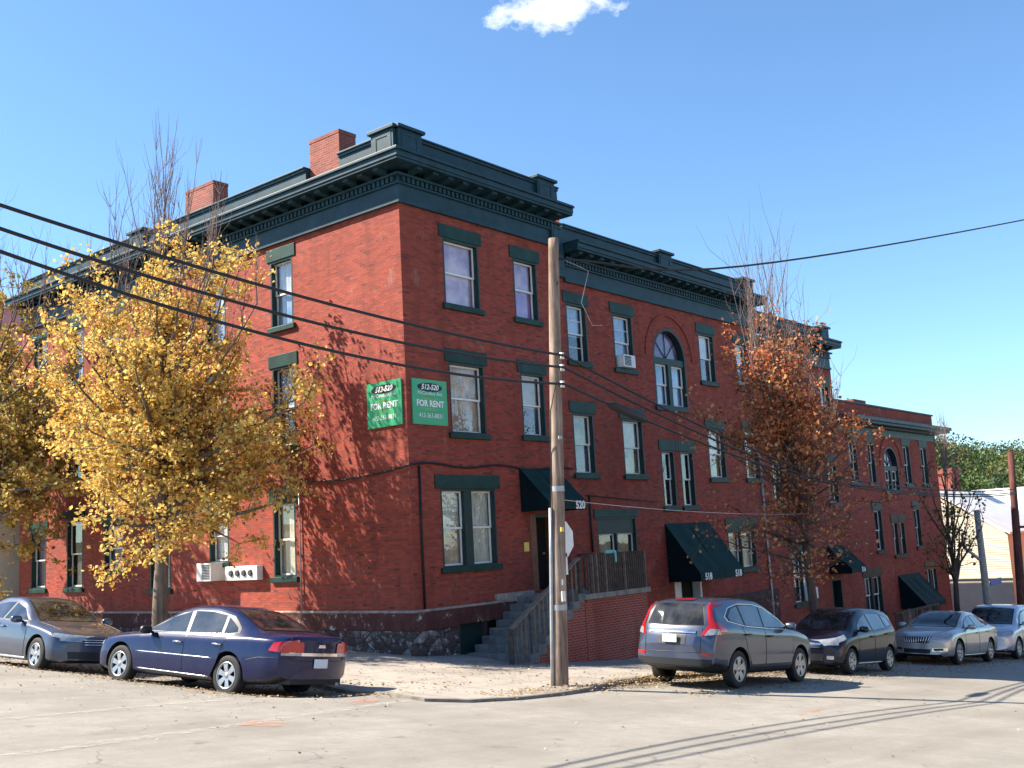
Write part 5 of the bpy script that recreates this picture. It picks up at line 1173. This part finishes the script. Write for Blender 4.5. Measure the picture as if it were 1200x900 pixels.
def van():
    return dict(paint='paint_ice', r=.34, axles=(1.5, -1.5),
      top=[(2.42, .68), (2.36, .82), (2.15, .93), (1.7, 1.04), (1.5, 1.09), (1.0, 1.40), (.6, 1.63), (.2, 1.72), (-.8, 1.75), (-1.9, 1.72), (-2.35, 1.65), (-2.55, 1.15), (-2.62, .8)],
      belt=[(2.42, .62), (2.1, .82), (1.6, .95), (1.0, 1.02), (-.5, 1.06), (-1.8, 1.08), (-2.4, 1.06), (-2.62, .74)],
      wid=[(2.42, .84), (2.15, .92), (1.5, .97), (.5, .98), (-1, .98), (-2.0, .96), (-2.62, .88)],
      bot=[(2.42, .28), (2.15, .22), (1.6, .2), (-1.6, .2), (-2.62, .36)], roofw=[(2.42, .8), (1.5, .87), (.6, .74), (-.5, .73), (-2.0, .73), (-2.62, .84)],
      dlo=([(1.25, 1.06), (0, 1.09), (-2.2, 1.12)], [(1.2, 1.10), (.8, 1.36), (.4, 1.53), (-.2, 1.6), (-1.5, 1.6), (-2.2, 1.5)]),
      panes=[([(1.05, 1.08), (-.05, 1.10)], [(.95, 1.18), (.55, 1.44), (.02, 1.565)]), ([(-.15, 1.10), (-1.15, 1.11)], [(-.12, 1.575), (-1.15, 1.58)]), ([(-1.25, 1.11), (-2.1, 1.12)], [(-1.25, 1.575), (-2.1, 1.49)])],
      doors=[dict(lo=[(1.05, .3), (-.08, .3)], hi=[(1.1, 1.02), (-.1, 1.05)], handle=(.08, .95)), dict(lo=[(-.12, .3), (-1.1, .3)], hi=[(-.12, 1.05), (-1.15, 1.07)], handle=(-.25, .96))],
      strips=[], mirror=(1.0, 1.08), bf=.3, br=.14, spokes=5,
      ends=[('windshield', 'top', 1, [(1.46, -.76), (1.54, 0), (1.46, .76)], [(.62, -.64), (.6, 0), (.62, .64)]), ('rear_window', 'end', -1, [(-.7, 1.12), (.7, 1.12)], [(-.6, 1.58), (.6, 1.58)])],
      patches=[('headlight', 'end', 1, [(s_ * .50, .72), (s_ * .82, .72)], [(s_ * .50, .84), (s_ * .80, .88)], 'lens_clear', .012) for s_ in (1, -1)]
        + [('headlight', 'side', s_, [(2.3, .72), (1.95, .78)], [(2.3, .84), (1.92, .90)], 'lens_clear', .012) for s_ in (1, -1)]
        + [('air_intake', 'end', 1, [(-.5, .32), (.5, .32)], [(-.5, .44), (.5, .44)], 'plastic_black', .008)],
      grille=dict(lo=[(-.42, .66), (.42, .66)], hi=[(-.42, .84), (.42, .84)], bars=3), lines=[], boxes=[])
PX, PYS = -.0875, .03     # slope of the street plane
def ride(x, y): return (x, y, g(x, y) + .012)
GRP = 'cars parked along the kerbs'
hb = atan2(2.8, -.34); cb = Vector((10.56 + 10.9, 18.38 + 15.58, 0)) / 2 + Vector((sin(hb), -cos(hb), 0)) * .92
make_car('parked_car', 'dark blue four-door sedan with red tail lights, nearest car at the left', 'car', sedan('blue'), (cb.x, cb.y, g(cb.x, cb.y) + .0), hb, .055, .125, GRP)
make_car('parked_car', 'grey sedan with sunlit hood facing the dark blue sedan at the left edge', 'car', sedan('grey'), ride(11.4, 22.7), -pi / 2, -PYS, -.12, GRP)
make_car('parked_car', 'steel grey crossover with tall red tail lights parked by the brick porch wall', 'car', suv(), ride(19.9, 11.03), 0, PX, PYS, GRP)
make_car('parked_car', 'small dark navy hatchback facing the viewer behind the grey crossover', 'car', hatch(), ride(25.87, 11.32), pi, -PX, -PYS, GRP)
make_car('parked_car', 'champagne silver sedan with upright chrome grille, third on the sloping street', 'car', sedan('silver'), ride(33.35, 11.27), pi, -PX, -PYS, GRP)
make_car('parked_car', 'pale silver minivan cut off by the right edge of the picture', 'car', van(), ride(39.2, 11.3), pi, -PX, -PYS, GRP)

# ------------------------------------------------------------------ trees
def bez(a, b, c_, n):
    return [a * (1 - t) ** 2 + b * 2 * t * (1 - t) + c_ * t * t for t in [i / n for i in range(n + 1)]]
def rnd(a, b): return random.uniform(a, b)
def tree(name, label, base, trunk_h, r0, lean, tips, leaf, per_tip, tw_len, leaf_size, seed, inside=lambda p: True, leafy=lambda p: 1.0, bare=(), bark='bark', fill=7, group=None, leaf_n=10, droop=.1, limb_k=1.0):
    """tapered trunk, limbs curved out to given tips, twigs and leaf-sized faces on them"""
    random.seed(seed)
    base = Vector(base); t_ = thing(name, label, 'tree', base, group=group)
    top_ = base + Vector(lean) + Vector((0, 0, trunk_h))
    tr = MB(); n = 12
    spine = [base + (top_ - base) * (i / n) + Vector((.05 * sin(i * 1.7 + seed), .05 * cos(i * 1.3 + seed), 0)) for i in range(n + 1)]
    spine[0] = base - Vector((0, 0, .2))
    rads = [r0 * (1 - .82 * (i / n) ** .9) * (1.25 if i == 0 else 1) for i in range(n + 1)]
    tr.tube(spine, rads, bark, 10); limbs = MB(); tw = MB(); lv = []
    def spine_at(z):
        k = max(0, min(n - .001, (z - base.z) / trunk_h * n)); i = int(k); return spine[i].lerp(spine[i + 1], k - i), rads[i] + (rads[i + 1] - rads[i]) * (k - i)
    def leafs(p, q, cnt, spread):
        for _ in range(cnt):
            c_ = p.lerp(q, random.random()) + Vector((random.gauss(0, spread), random.gauss(0, spread), random.gauss(0, spread * .8) - droop * .4))
            if not inside(c_) or random.random() > leafy(c_): continue
            lv.append(c_)
    for tip, start in tips:
        s0, rs = spine_at(start); tip = Vector(tip)
        out_ = tip - s0; mid = s0 + Vector((out_.x * .62, out_.y * .62, out_.z * .38)) + Vector((rnd(-.2, .2), rnd(-.2, .2), rnd(-.1, .1)))
        L = bez(s0, mid, tip, 9); ln = out_.length; rb = min(rs * .62, .018 + .017 * ln) * limb_k
        L = [p + Vector((rnd(-.05, .05), rnd(-.05, .05), rnd(-.04, .04))) * (i / 9) for i, p in enumerate(L)]
        limbs.tube(L, [rb * (1 - .88 * i / 9) + .004 for i in range(10)], bark, 6)
        for k in range(per_tip):
            i = random.choice([3, 4, 5, 6, 7, 8, 9, 9]); p0 = L[i]; d = (L[min(i + 1, 9)] - L[max(i - 1, 0)]).normalized()
            a = Vector((random.gauss(0, 1), random.gauss(0, 1), random.gauss(.35, .7))).normalized()
            d = (d * .55 + a).normalized(); l2 = tw_len * rnd(.6, 1.25)
            p1 = p0 + d * l2 * .55 + Vector((rnd(-.08, .08), rnd(-.08, .08), rnd(0, .1))); p2 = p0 + d * l2 + Vector((0, 0, rnd(-.1, .18)))
            tw.tube([p0, p1, p2], [.013, .009, .003], bark, 4, False)
            for q in range(fill):
                b0 = p0.lerp(p2, rnd(.25, 1)); dd = (d * .5 + Vector((random.gauss(0, 1), random.gauss(0, 1), random.gauss(.2, .8))).normalized()).normalized(); b1 = b0 + dd * rnd(.25, .55)
                if q % 2 == 0: tw.tube([b0, b1], [.0055, .002], bark, 3, False)
                leafs(b0, b1, leaf_n, .09)
    for (bx_, by_, bz_, hgt, start) in bare:
        s0, rs = spine_at(start); foot = Vector((bx_, by_, bz_)); mid = s0.lerp(foot, .6) - Vector((0, 0, .1 * (foot - s0).length)); L = bez(s0, mid, foot, 6)
        limbs.tube(L, [max(.012, min(rs * .5, .05) * (1 - .7 * i / 6)) for i in range(7)], bark, 5, False)
        for q in range(6):
            st_ = L[random.choice([4, 5, 6, 6])]; dx, dy = max(-.24, min(.24, random.gauss(0, .15))), max(-.24, min(.24, random.gauss(0, .15))); hh = hgt * rnd(.5, 1.0)
            pts = [st_ + Vector((dx * hh * t + .03 * sin(t * 9 + q), dy * hh * t + .03 * cos(t * 7 + q), hh * t)) for t in (0, .25, .5, .75, 1)]
            tw.tube(pts, [.014, .0115, .009, .006, .003], 'twig', 4, False)
            for _ in range(6):
                k = random.choice([1, 2, 3]); e = pts[k]; ddx, ddy = random.gauss(0, .22), random.gauss(0, .22); h3 = hh * rnd(.15, .4)
                tw.tube([e, e + Vector((ddx * h3, ddy * h3, h3 * .55)), e + Vector((ddx * h3 * 1.3, ddy * h3 * 1.3, h3))], [.007, .005, .002], 'twig', 3, False)
    trunk = tr.build('trunk', t_)
    limbs.build('limbs', t_, normals=False); tw.build('twigs', t_, normals=False)
    vs = []; fs = []
    for c_ in lv:
        s = leaf_size * rnd(.6, 1.3); a = Vector((random.gauss(0, 1), random.gauss(0, 1), random.gauss(0, .9))).normalized(); b_ = a.cross(Vector((random.gauss(0, 1), random.gauss(0, 1), random.gauss(0, 1)))).normalized()
        nrm = a.cross(b_); o = len(vs); w_ = s * .42
        vs += [tuple(c_ - a * s * .5), tuple(c_ + b_ * w_ + nrm * s * .12), tuple(c_ + a * s * .55), tuple(c_ - b_ * w_ + nrm * s * .12)]
        fs += [(o, o + 1, o + 2), (o, o + 2, o + 3)]
    me = bpy.data.meshes.new('crown'); me.from_pydata(vs, [], fs); me.materials.append(M[leaf]); me.update()
    cr = bpy.data.objects.new('crown', me); COL.objects.link(cr); put(cr, t_)
    return t_
def crown_tips(seed, n, centre, rad, start_rng, shape=lambda v: True, low=-.9):
    random.seed(seed); out_ = []
    while len(out_) < n:
        v = Vector((random.gauss(0, 1), random.gauss(0, 1), random.gauss(0, 1))).normalized() * (random.random() ** .45)
        if v.z < low or not shape(v): continue
        p = Vector(centre) + Vector((v.x * rad[0], v.y * rad[1], v.z * rad[2]))
        zz = start_rng[0] + (start_rng[1] - start_rng[0]) * max(0, min(1, (v.z + 1) / 2 * .9 + rnd(-.12, .12)))
        out_.append((p, zz))
    return out_
wall_in = lambda p: p.x < X0 - .15
# golden street tree in front of the side wall
gz = zsw(15.5, 24.75)
tips = crown_tips(11, 74, (15.2, 23.65, 4.05), (3.6, 4.0, 4.6), (gz + 2.4, gz + 7.6), lambda v: not (v.z > .35 and sqrt(v.x ** 2 + v.y ** 2) > .62) and not (v.z < -.55 and sqrt(v.x ** 2 + v.y ** 2) < .2))
tips = [((min(p.x, X0 - .6), p.y, p.z), z_) for p, z_ in tips]
tree('maple_tree', 'golden-leaved street tree with bare upright top twigs in front of the side wall', (15.5, 24.75, gz), 10.0, .21, (-.1, -.45, 0), tips, 'leaf_gold', 8, 1.1, .105, 3, wall_in,
     lambda p: (.95 if noise.noise(p * .75) > -.34 else .5) * (1.0 if p.z < 7.3 else max(.0, 1 - (p.z - 7.3) / 2.4)), bare=[(15.29, 24.02, 8.63, 3.74, gz + 8), (15.18, 24.44, 8.32, 3.85, gz + 7.5), (15.39, 25.27, 8.01, 3.54, gz + 7.5), (14.77, 25.90, 7.80, 3.33, gz + 7), (15.60, 26.62, 7.28, 2.91, gz + 6.5), (15.18, 23.09, 7.80, 2.91, gz + 7), (15.39, 22.15, 7.28, 2.70, gz + 6.5), (14.66, 21.42, 6.66, 2.50, gz + 6), (15.60, 20.70, 6.03, 2.08, gz + 5.5), (14.77, 27.35, 6.45, 2.60, gz + 5.6), (14.98, 23.71, 8.74, 3.12, gz + 7.6)], fill=7, leaf_n=10)
gz2 = zsw(16.2, 36.6)
tips = crown_tips(21, 70, (15.9, 35.0, 5.0), (3.3, 5.4, 5.0), (gz2 + 2.5, gz2 + 8), lambda v: not (v.z > .45 and sqrt(v.x ** 2 + v.y ** 2) > .62))
tips = [((min(p.x, X0 - .7), p.y, p.z), z_) for p, z_ in tips]
tree('maple_tree', 'olive and brown leaved tree cut off by the left edge of the picture', (16.2, 37.2, gz2), 10.6, .25, (-.1, -.8, 0), tips, 'leaf_olive', 8, 1.25, .14, 5, wall_in, lambda p: (.95 if noise.noise(p * .7) > -.3 else .45) * (1.0 if p.z < 8.5 else max(0, 1 - (p.z - 8.5) / 2.2)),
     bare=[(16.0, 33.6, 8.8, 3.4, gz2 + 8), (16.0, 35.0, 9.5, 3.4, gz2 + 8.5), (16.0, 32.0, 8.0, 2.6, gz2 + 7.5), (16, 36.2, 9.5, 3.2, gz2 + 8.5), (16.2, 31, 7.0, 2.4, gz2 + 7)], fill=7, leaf_n=8)
gz3 = zsw(28.1, 12.9)
tips = crown_tips(31, 46, (28.2, 13.1, 1.7), (3.5, 2.6, 3.9), (gz3 + 1.9, gz3 + 6.2), lambda v: v.z < .8)
tips += [((26.2 + rnd(-.5, .9), 12.8 + rnd(-.8, .8), rnd(3.3, 5.9)), gz3 + 5) for _ in range(20)]
tree('maple_tree', 'rust-leaved street tree with bare whips above, in front of the dark green cornice end', (28.1, 12.9, gz3), 9.0, .15, (.4, .2, 0), tips, 'leaf_rust', 8, .95, .104, 7, lambda p: p.y < Y0 - .6,
     lambda p: (.24 if p.z < 1.9 else .62) * (1.2 if noise.noise(p * .9) > 0 else .5) * (1 if p.z < 4.6 else max(0, 1 - (p.z - 4.6) / 1.6)), bare=[(27.20, 13.55, 4.62, 4.41, gz3 + 6), (25.62, 12.81, 4.20, 3.15, gz3 + 5), (31.08, 13.02, 2.10, 2.73, gz3 + 4.4), (26.88, 12.92, 4.83, 4.09, gz3 + 6), (27.62, 12.81, 4.62, 4.09, gz3 + 6), (28.35, 13.23, 4.51, 3.78, gz3 + 6.4), (29.19, 12.92, 4.09, 3.36, gz3 + 6), (29.82, 13.02, 3.36, 3.04, gz3 + 5), (30.45, 12.81, 2.73, 2.73, gz3 + 4.6), (26.14, 12.92, 4.41, 2.94, gz3 + 5)], bark='bark_thin', fill=6, leaf_n=8, limb_k=.62)
gz4 = zsw(39.8, 12.8)
tips = crown_tips(41, 17, (40.1, 12.8, .2), (2.1, 1.8, 2.6), (gz4 + 1.6, gz4 + 4.6), lambda v: v.z < .7)
tree('small_tree', 'small thin-leaved tree in front of the cream siding house', (39.8, 12.8, gz4), 6.2, .13, (.3, .1, 0), tips, 'leaf_green', 5, .8, .12, 9, lambda p: True, lambda p: .26 if p.z < 2 else .1,
     bare=[(40.1, 12.8, 2.0, 2.3, gz4 + 5), (40.6, 12.9, 1.8, 2.3, gz4 + 5), (39.6, 12.7, 1.8, 2.0, gz4 + 5), (41.1, 12.8, 1.2, 1.8, gz4 + 4)], bark='bark_dark', fill=5, leaf_n=6)

# ------------------------------------------------------------------ houses beyond
plain('siding_cream', (.62, .58, .47), .7, .08, 2); plain('roof_white', (.74, .72, .70), .6, .12, 1.5); plain('brick_orange', (.45, .17, .09), .85, .3, 6); plain('siding_white', (.68, .66, .6), .7, .1, 2); plain('roof_maroon', (.12, .035, .045), .8, .3, 3)
def siding_house(name, label, x0, x1, y0, y1, zb, ze, ridge, wmat, rmat, axis='x', over=.25, wins_=(), step=.13):
    t = thing(name, label, 'house', ((x0 + x1) / 2, (y0 + y1) / 2, zb))
    b = MB(); k = int((ze - zb) / step)
    b.box(x0, x1, y0, y1, zb, ze, wmat)
    for i in range(k):   # clapboards
        z_ = zb + i * step; o = .02
        b.add([(x0 - .002, y0 - .002, z_ + step), (x0 - o, y0 - o, z_), (x1 + o, y0 - o, z_), (x1 + .002, y0 - .002, z_ + step)], [(0, 1, 2, 3)], wmat)
        b.add([(x0 - .002, y0 - .002, z_ + step), (x0 - o, y0 - o, z_), (x0 - o, y1 + o, z_), (x0 - .002, y1 + .002, z_ + step)], [(0, 1, 2, 3)], wmat)
    if axis == 'y':
        for yy in (y0, y1): b.prism([(x0, yy, ze), (x1, yy, ze), ((x0 + x1) / 2, yy, ridge)], (0, .02, 0), wmat)
    b.build('wall', t)
    b = MB()
    if axis == 'x':
        ym = (y0 + y1) / 2
        b.prism([(x0 - over, y0 - over, ze), (x0 - over, ym, ridge), (x0 - over, ym, ridge + .12), (x0 - over, y0 - over, ze + .12)], (x1 - x0 + 2 * over, 0, 0), rmat)
        b.prism([(x0 - over, y1 + over, ze), (x0 - over, ym, ridge), (x0 - over, ym, ridge + .12), (x0 - over, y1 + over, ze + .12)], (x1 - x0 + 2 * over, 0, 0), rmat)
    else:
        xm = (x0 + x1) / 2
        for xa in (x0 - over, x1 + over): b.prism([(xa, y0 - over, ze), (xm, y0 - over, ridge), (xm, y0 - over, ridge + .12), (xa, y0 - over, ze + .12)], (0, y1 - y0 + 2 * over, 0), rmat)
    b.build('roof', t)
    for (side, a, b_, c_, d) in wins_:
        q = MB(); 
        if side == 'x': q.box(x0 - .05, x0 + .02, a, b_, c_, d, 'sash_white'); q.box(x0 - .06, x0 - .045, a + .08, b_ - .08, c_ + .08, d - .08, 'car_glass_dark')
        else: q.box(a, b_, y0 - .05, y0 + .02, c_, d, 'sash_white'); q.box(a + .08, b_ - .08, y0 - .06, y0 - .045, c_ + .08, d - .08, 'car_glass_dark')
        q.build('window', t)
    return t
h = siding_house('siding_house', 'cream clapboard house with a bright pale roof beyond the far brick building', 63.8, 73, 17.4, 25.0, -9.5, -1.0, 1.6, 'siding_cream', 'roof_white', 'x', .2)
b = MB(); b.prism([(63.8, 17.4, -1.0), (63.8, 25.0, -1.0), (63.8, 21.2, 1.6)], (.05, 0, 0), 'siding_cream'); b.build('gable', h)
siding_house('white_house', 'white roofed house behind the cream clapboard one', 80, 94, 18.5, 38, -9, -1.2, 2.0, 'siding_white', 'roof_white', 'y', .3)
b = MB(); b.box(63.7, 63.78, 17.35, 24.6, -3.4, -3.25, 'siding_cream'); b.build('band_board', h)
t = thing('brick_chimney', 'short red brick chimney stack behind the cream house roof', 'chimney', (70.8, 22.9, -2)); b = MB(); b.box(70, 71.6, 22.0, 23.8, -2, 2.9, 'brick_chimney'); b.box(69.9, 71.7, 21.9, 23.9, 2.9, 3.2, 'brick_chimney'); b.build('stack', t)
t = thing('brick_house', 'orange brick building with porch at the far right edge behind the dark pole', 'house', (66, 11.2, -8)); b = MB(); b.box(60, 75, 8.6, 14.6, -9, .4, 'brick_orange'); b.build('wall', t)
b = MB(); b.box(59.8, 75.2, 8.4, 14.8, .4, .9, 'roof_maroon'); b.build('roof', t); b = MB(); b.box(58.2, 60, 8.8, 14.4, -3.4, -3.1, 'siding_white'); 
for yy in (9, 11.5, 14.2): b.box(58.3, 58.5, yy, yy + .2, -8, -3.4, 'siding_white')
b.build('porch', t)
for yy in (9.4, 12.2): q = MB(); q.box(59.95, 60.02, yy, yy + 1.1, -2.6, -.8, 'sash_white'); q.box(59.93, 59.96, yy + .1, yy + 1.0, -2.5, -.9, 'car_glass_dark'); q.build('window', t)
siding_house('siding_house', 'white clapboard house with maroon roof seen through the left tree', 17.2, 27, Y0 + 21.8, Y0 + 33, -2, 8.2, 11.5, 'siding_white', 'roof_maroon', 'x', .4, [('x', 42.5, 43.6, 4.6, 6.4), ('x', 45.5, 46.6, 4.6, 6.4), ('x', 42, 43.3, -.4, 1.6), ('x', 45, 46.2, -.4, 1.6)])

siding_house('siding_house', 'cream house across the street that shows mirrored in the panes', 16, 29, -26, -15, -4.5, 4.6, 7.6, 'siding_cream', 'roof_maroon', 'x', .4)
siding_house('brick_house', 'brick house across the street that shows mirrored in the panes', 33, 44, -26, -15, -6, 3.2, 6.4, 'brick_orange', 'roof_maroon', 'x', .4)

# ------------------------------------------------------------------ wooded hill
def hill_z(x, y):
    d = sqrt(x * x + y * y); t = max(0, min(1, (d - 170) / 260)); t = t * t * (3 - 2 * t)
    a = math.degrees(atan2(y, x)); e = max(0, min(1, (a + 20) / 15)) * max(0, min(1, (40 - a) / 14))
    return -16 + t * (30 + 4 * sin(a * .35) + 3 * noise.noise(Vector((x * .012, y * .012, 0)))) * e
mb = MB(); aa = [-22 + i * 1.5 for i in range(44)]; dd_ = [165 + i * 15 for i in range(30)]
vs = [(d * cos(radians(a)), d * sin(radians(a)), hill_z(d * cos(radians(a)), d * sin(radians(a)))) for d in dd_ for a in aa]; n = len(aa)
mb.add(vs, [(j * n + i, j * n + i + 1, (j + 1) * n + i + 1, (j + 1) * n + i) for j in range(len(dd_) - 1) for i in range(n - 1)], 'earth', True)
structure(mb.build('hill', normals=False))
random.seed(77); vs = []; fs = []
hm = []
for k in range(400):
    a = radians(rnd(7, 24)); d = 165 + 285 * (random.random() ** .8); x_, y_ = d * cos(a), d * sin(a); z0 = hill_z(x_, y_)
    R_ = rnd(4.8, 9.0); H = rnd(8, 17); c0 = Vector((x_, y_, z0 + H * .55))
    nl = 620; kind = random.choices([0, 1, 2, 3], [4, 3, 3, 1])[0]
    for _ in range(nl):
        v = Vector((random.gauss(0, 1), random.gauss(0, 1), random.gauss(0, 1))).normalized() * rnd(.72, 1.05)
        bump_ = 1 + .22 * noise.noise(v * 2.2 + Vector((k, 0, 0)))
        p = c0 + Vector((v.x * R_, v.y * R_, v.z * H * .5)) * bump_
        s = rnd(.4, .85); a_ = Vector((random.gauss(0, 1), random.gauss(0, 1), random.gauss(0, 1))).normalized(); b_ = a_.cross(Vector((random.gauss(0, 1), random.gauss(0, 1), random.gauss(0, 1)))).normalized(); o = len(vs)
        vs += [tuple(p - a_ * s * .6), tuple(p + b_ * s * .5), tuple(p + a_ * s * .6), tuple(p - b_ * s * .5)]; fs += [(o, o + 1, o + 2, o + 3)]; hm.append(kind)
me = bpy.data.meshes.new('wood'); me.from_pydata(vs, [], fs); [me.materials.append(M['leaf_hill_' + q]) for q in 'abcd']; me.polygons.foreach_set('material_index', hm); o = bpy.data.objects.new('wooded_hillside', me); COL.objects.link(o); stuff(o)

# ------------------------------------------------------------------ fallen leaves
random.seed(99); vs = []; fs = []
def litter(n, px, py, zf, size=.05):
    for _ in range(n):
        x_, y_ = px(), py(); s = size * rnd(.6, 1.4); a = rnd(0, 2 * pi); z_ = zf(x_, y_) + .012 + rnd(0, .02); tl = rnd(-.35, .35); o = len(vs)
        ca, sa = cos(a) * s, sin(a) * s
        vs.extend([(x_ - ca * .5, y_ - sa * .5, z_), (x_ - sa * .4, y_ + ca * .4, z_ + tl * s), (x_ + ca * .55, y_ + sa * .55, z_), (x_ + sa * .4, y_ - ca * .4, z_ + abs(tl) * s)]); fs.append((o, o + 1, o + 2, o + 3))
gs = lambda m_, s_: (lambda: random.gauss(m_, s_))
U = lambda a, b_: (lambda: rnd(a, b_))
litter(6000, gs(12.6, .5), U(12.5, 42), lambda x, y: g(x, y) + (.0 if x < 13.15 else .11))
litter(2000, gs(10.7, .5), U(14, 36), g, .042); litter(350, gs(9.6, 1.2), U(11, 26), g, .038)
litter(6000, U(15.5, 52), gs(11.75, .3), lambda x, y: g(x, y) + (.0 if y < 12.15 else .11 + dip(x, y)))
litter(2400, U(16.5, 48), gs(10.0, .4), g, .042)
litter(900, U(13.2, 20), gs(11.75, .22), lambda x, y: zsw(x, y), .045)
litter(1500, U(13.4, 18.8), U(13, 42), zsw, .045); litter(500, U(15, 25), U(12.3, 16.5), zsw, .042); litter(220, U(4, 20), U(4, 12), g, .032)
me = bpy.data.meshes.new('leaf_litter'); me.from_pydata(vs, [], fs); me.materials.append(M['leaf_litter']); o = bpy.data.objects.new('fallen_leaves', me); COL.objects.link(o); stuff(o)
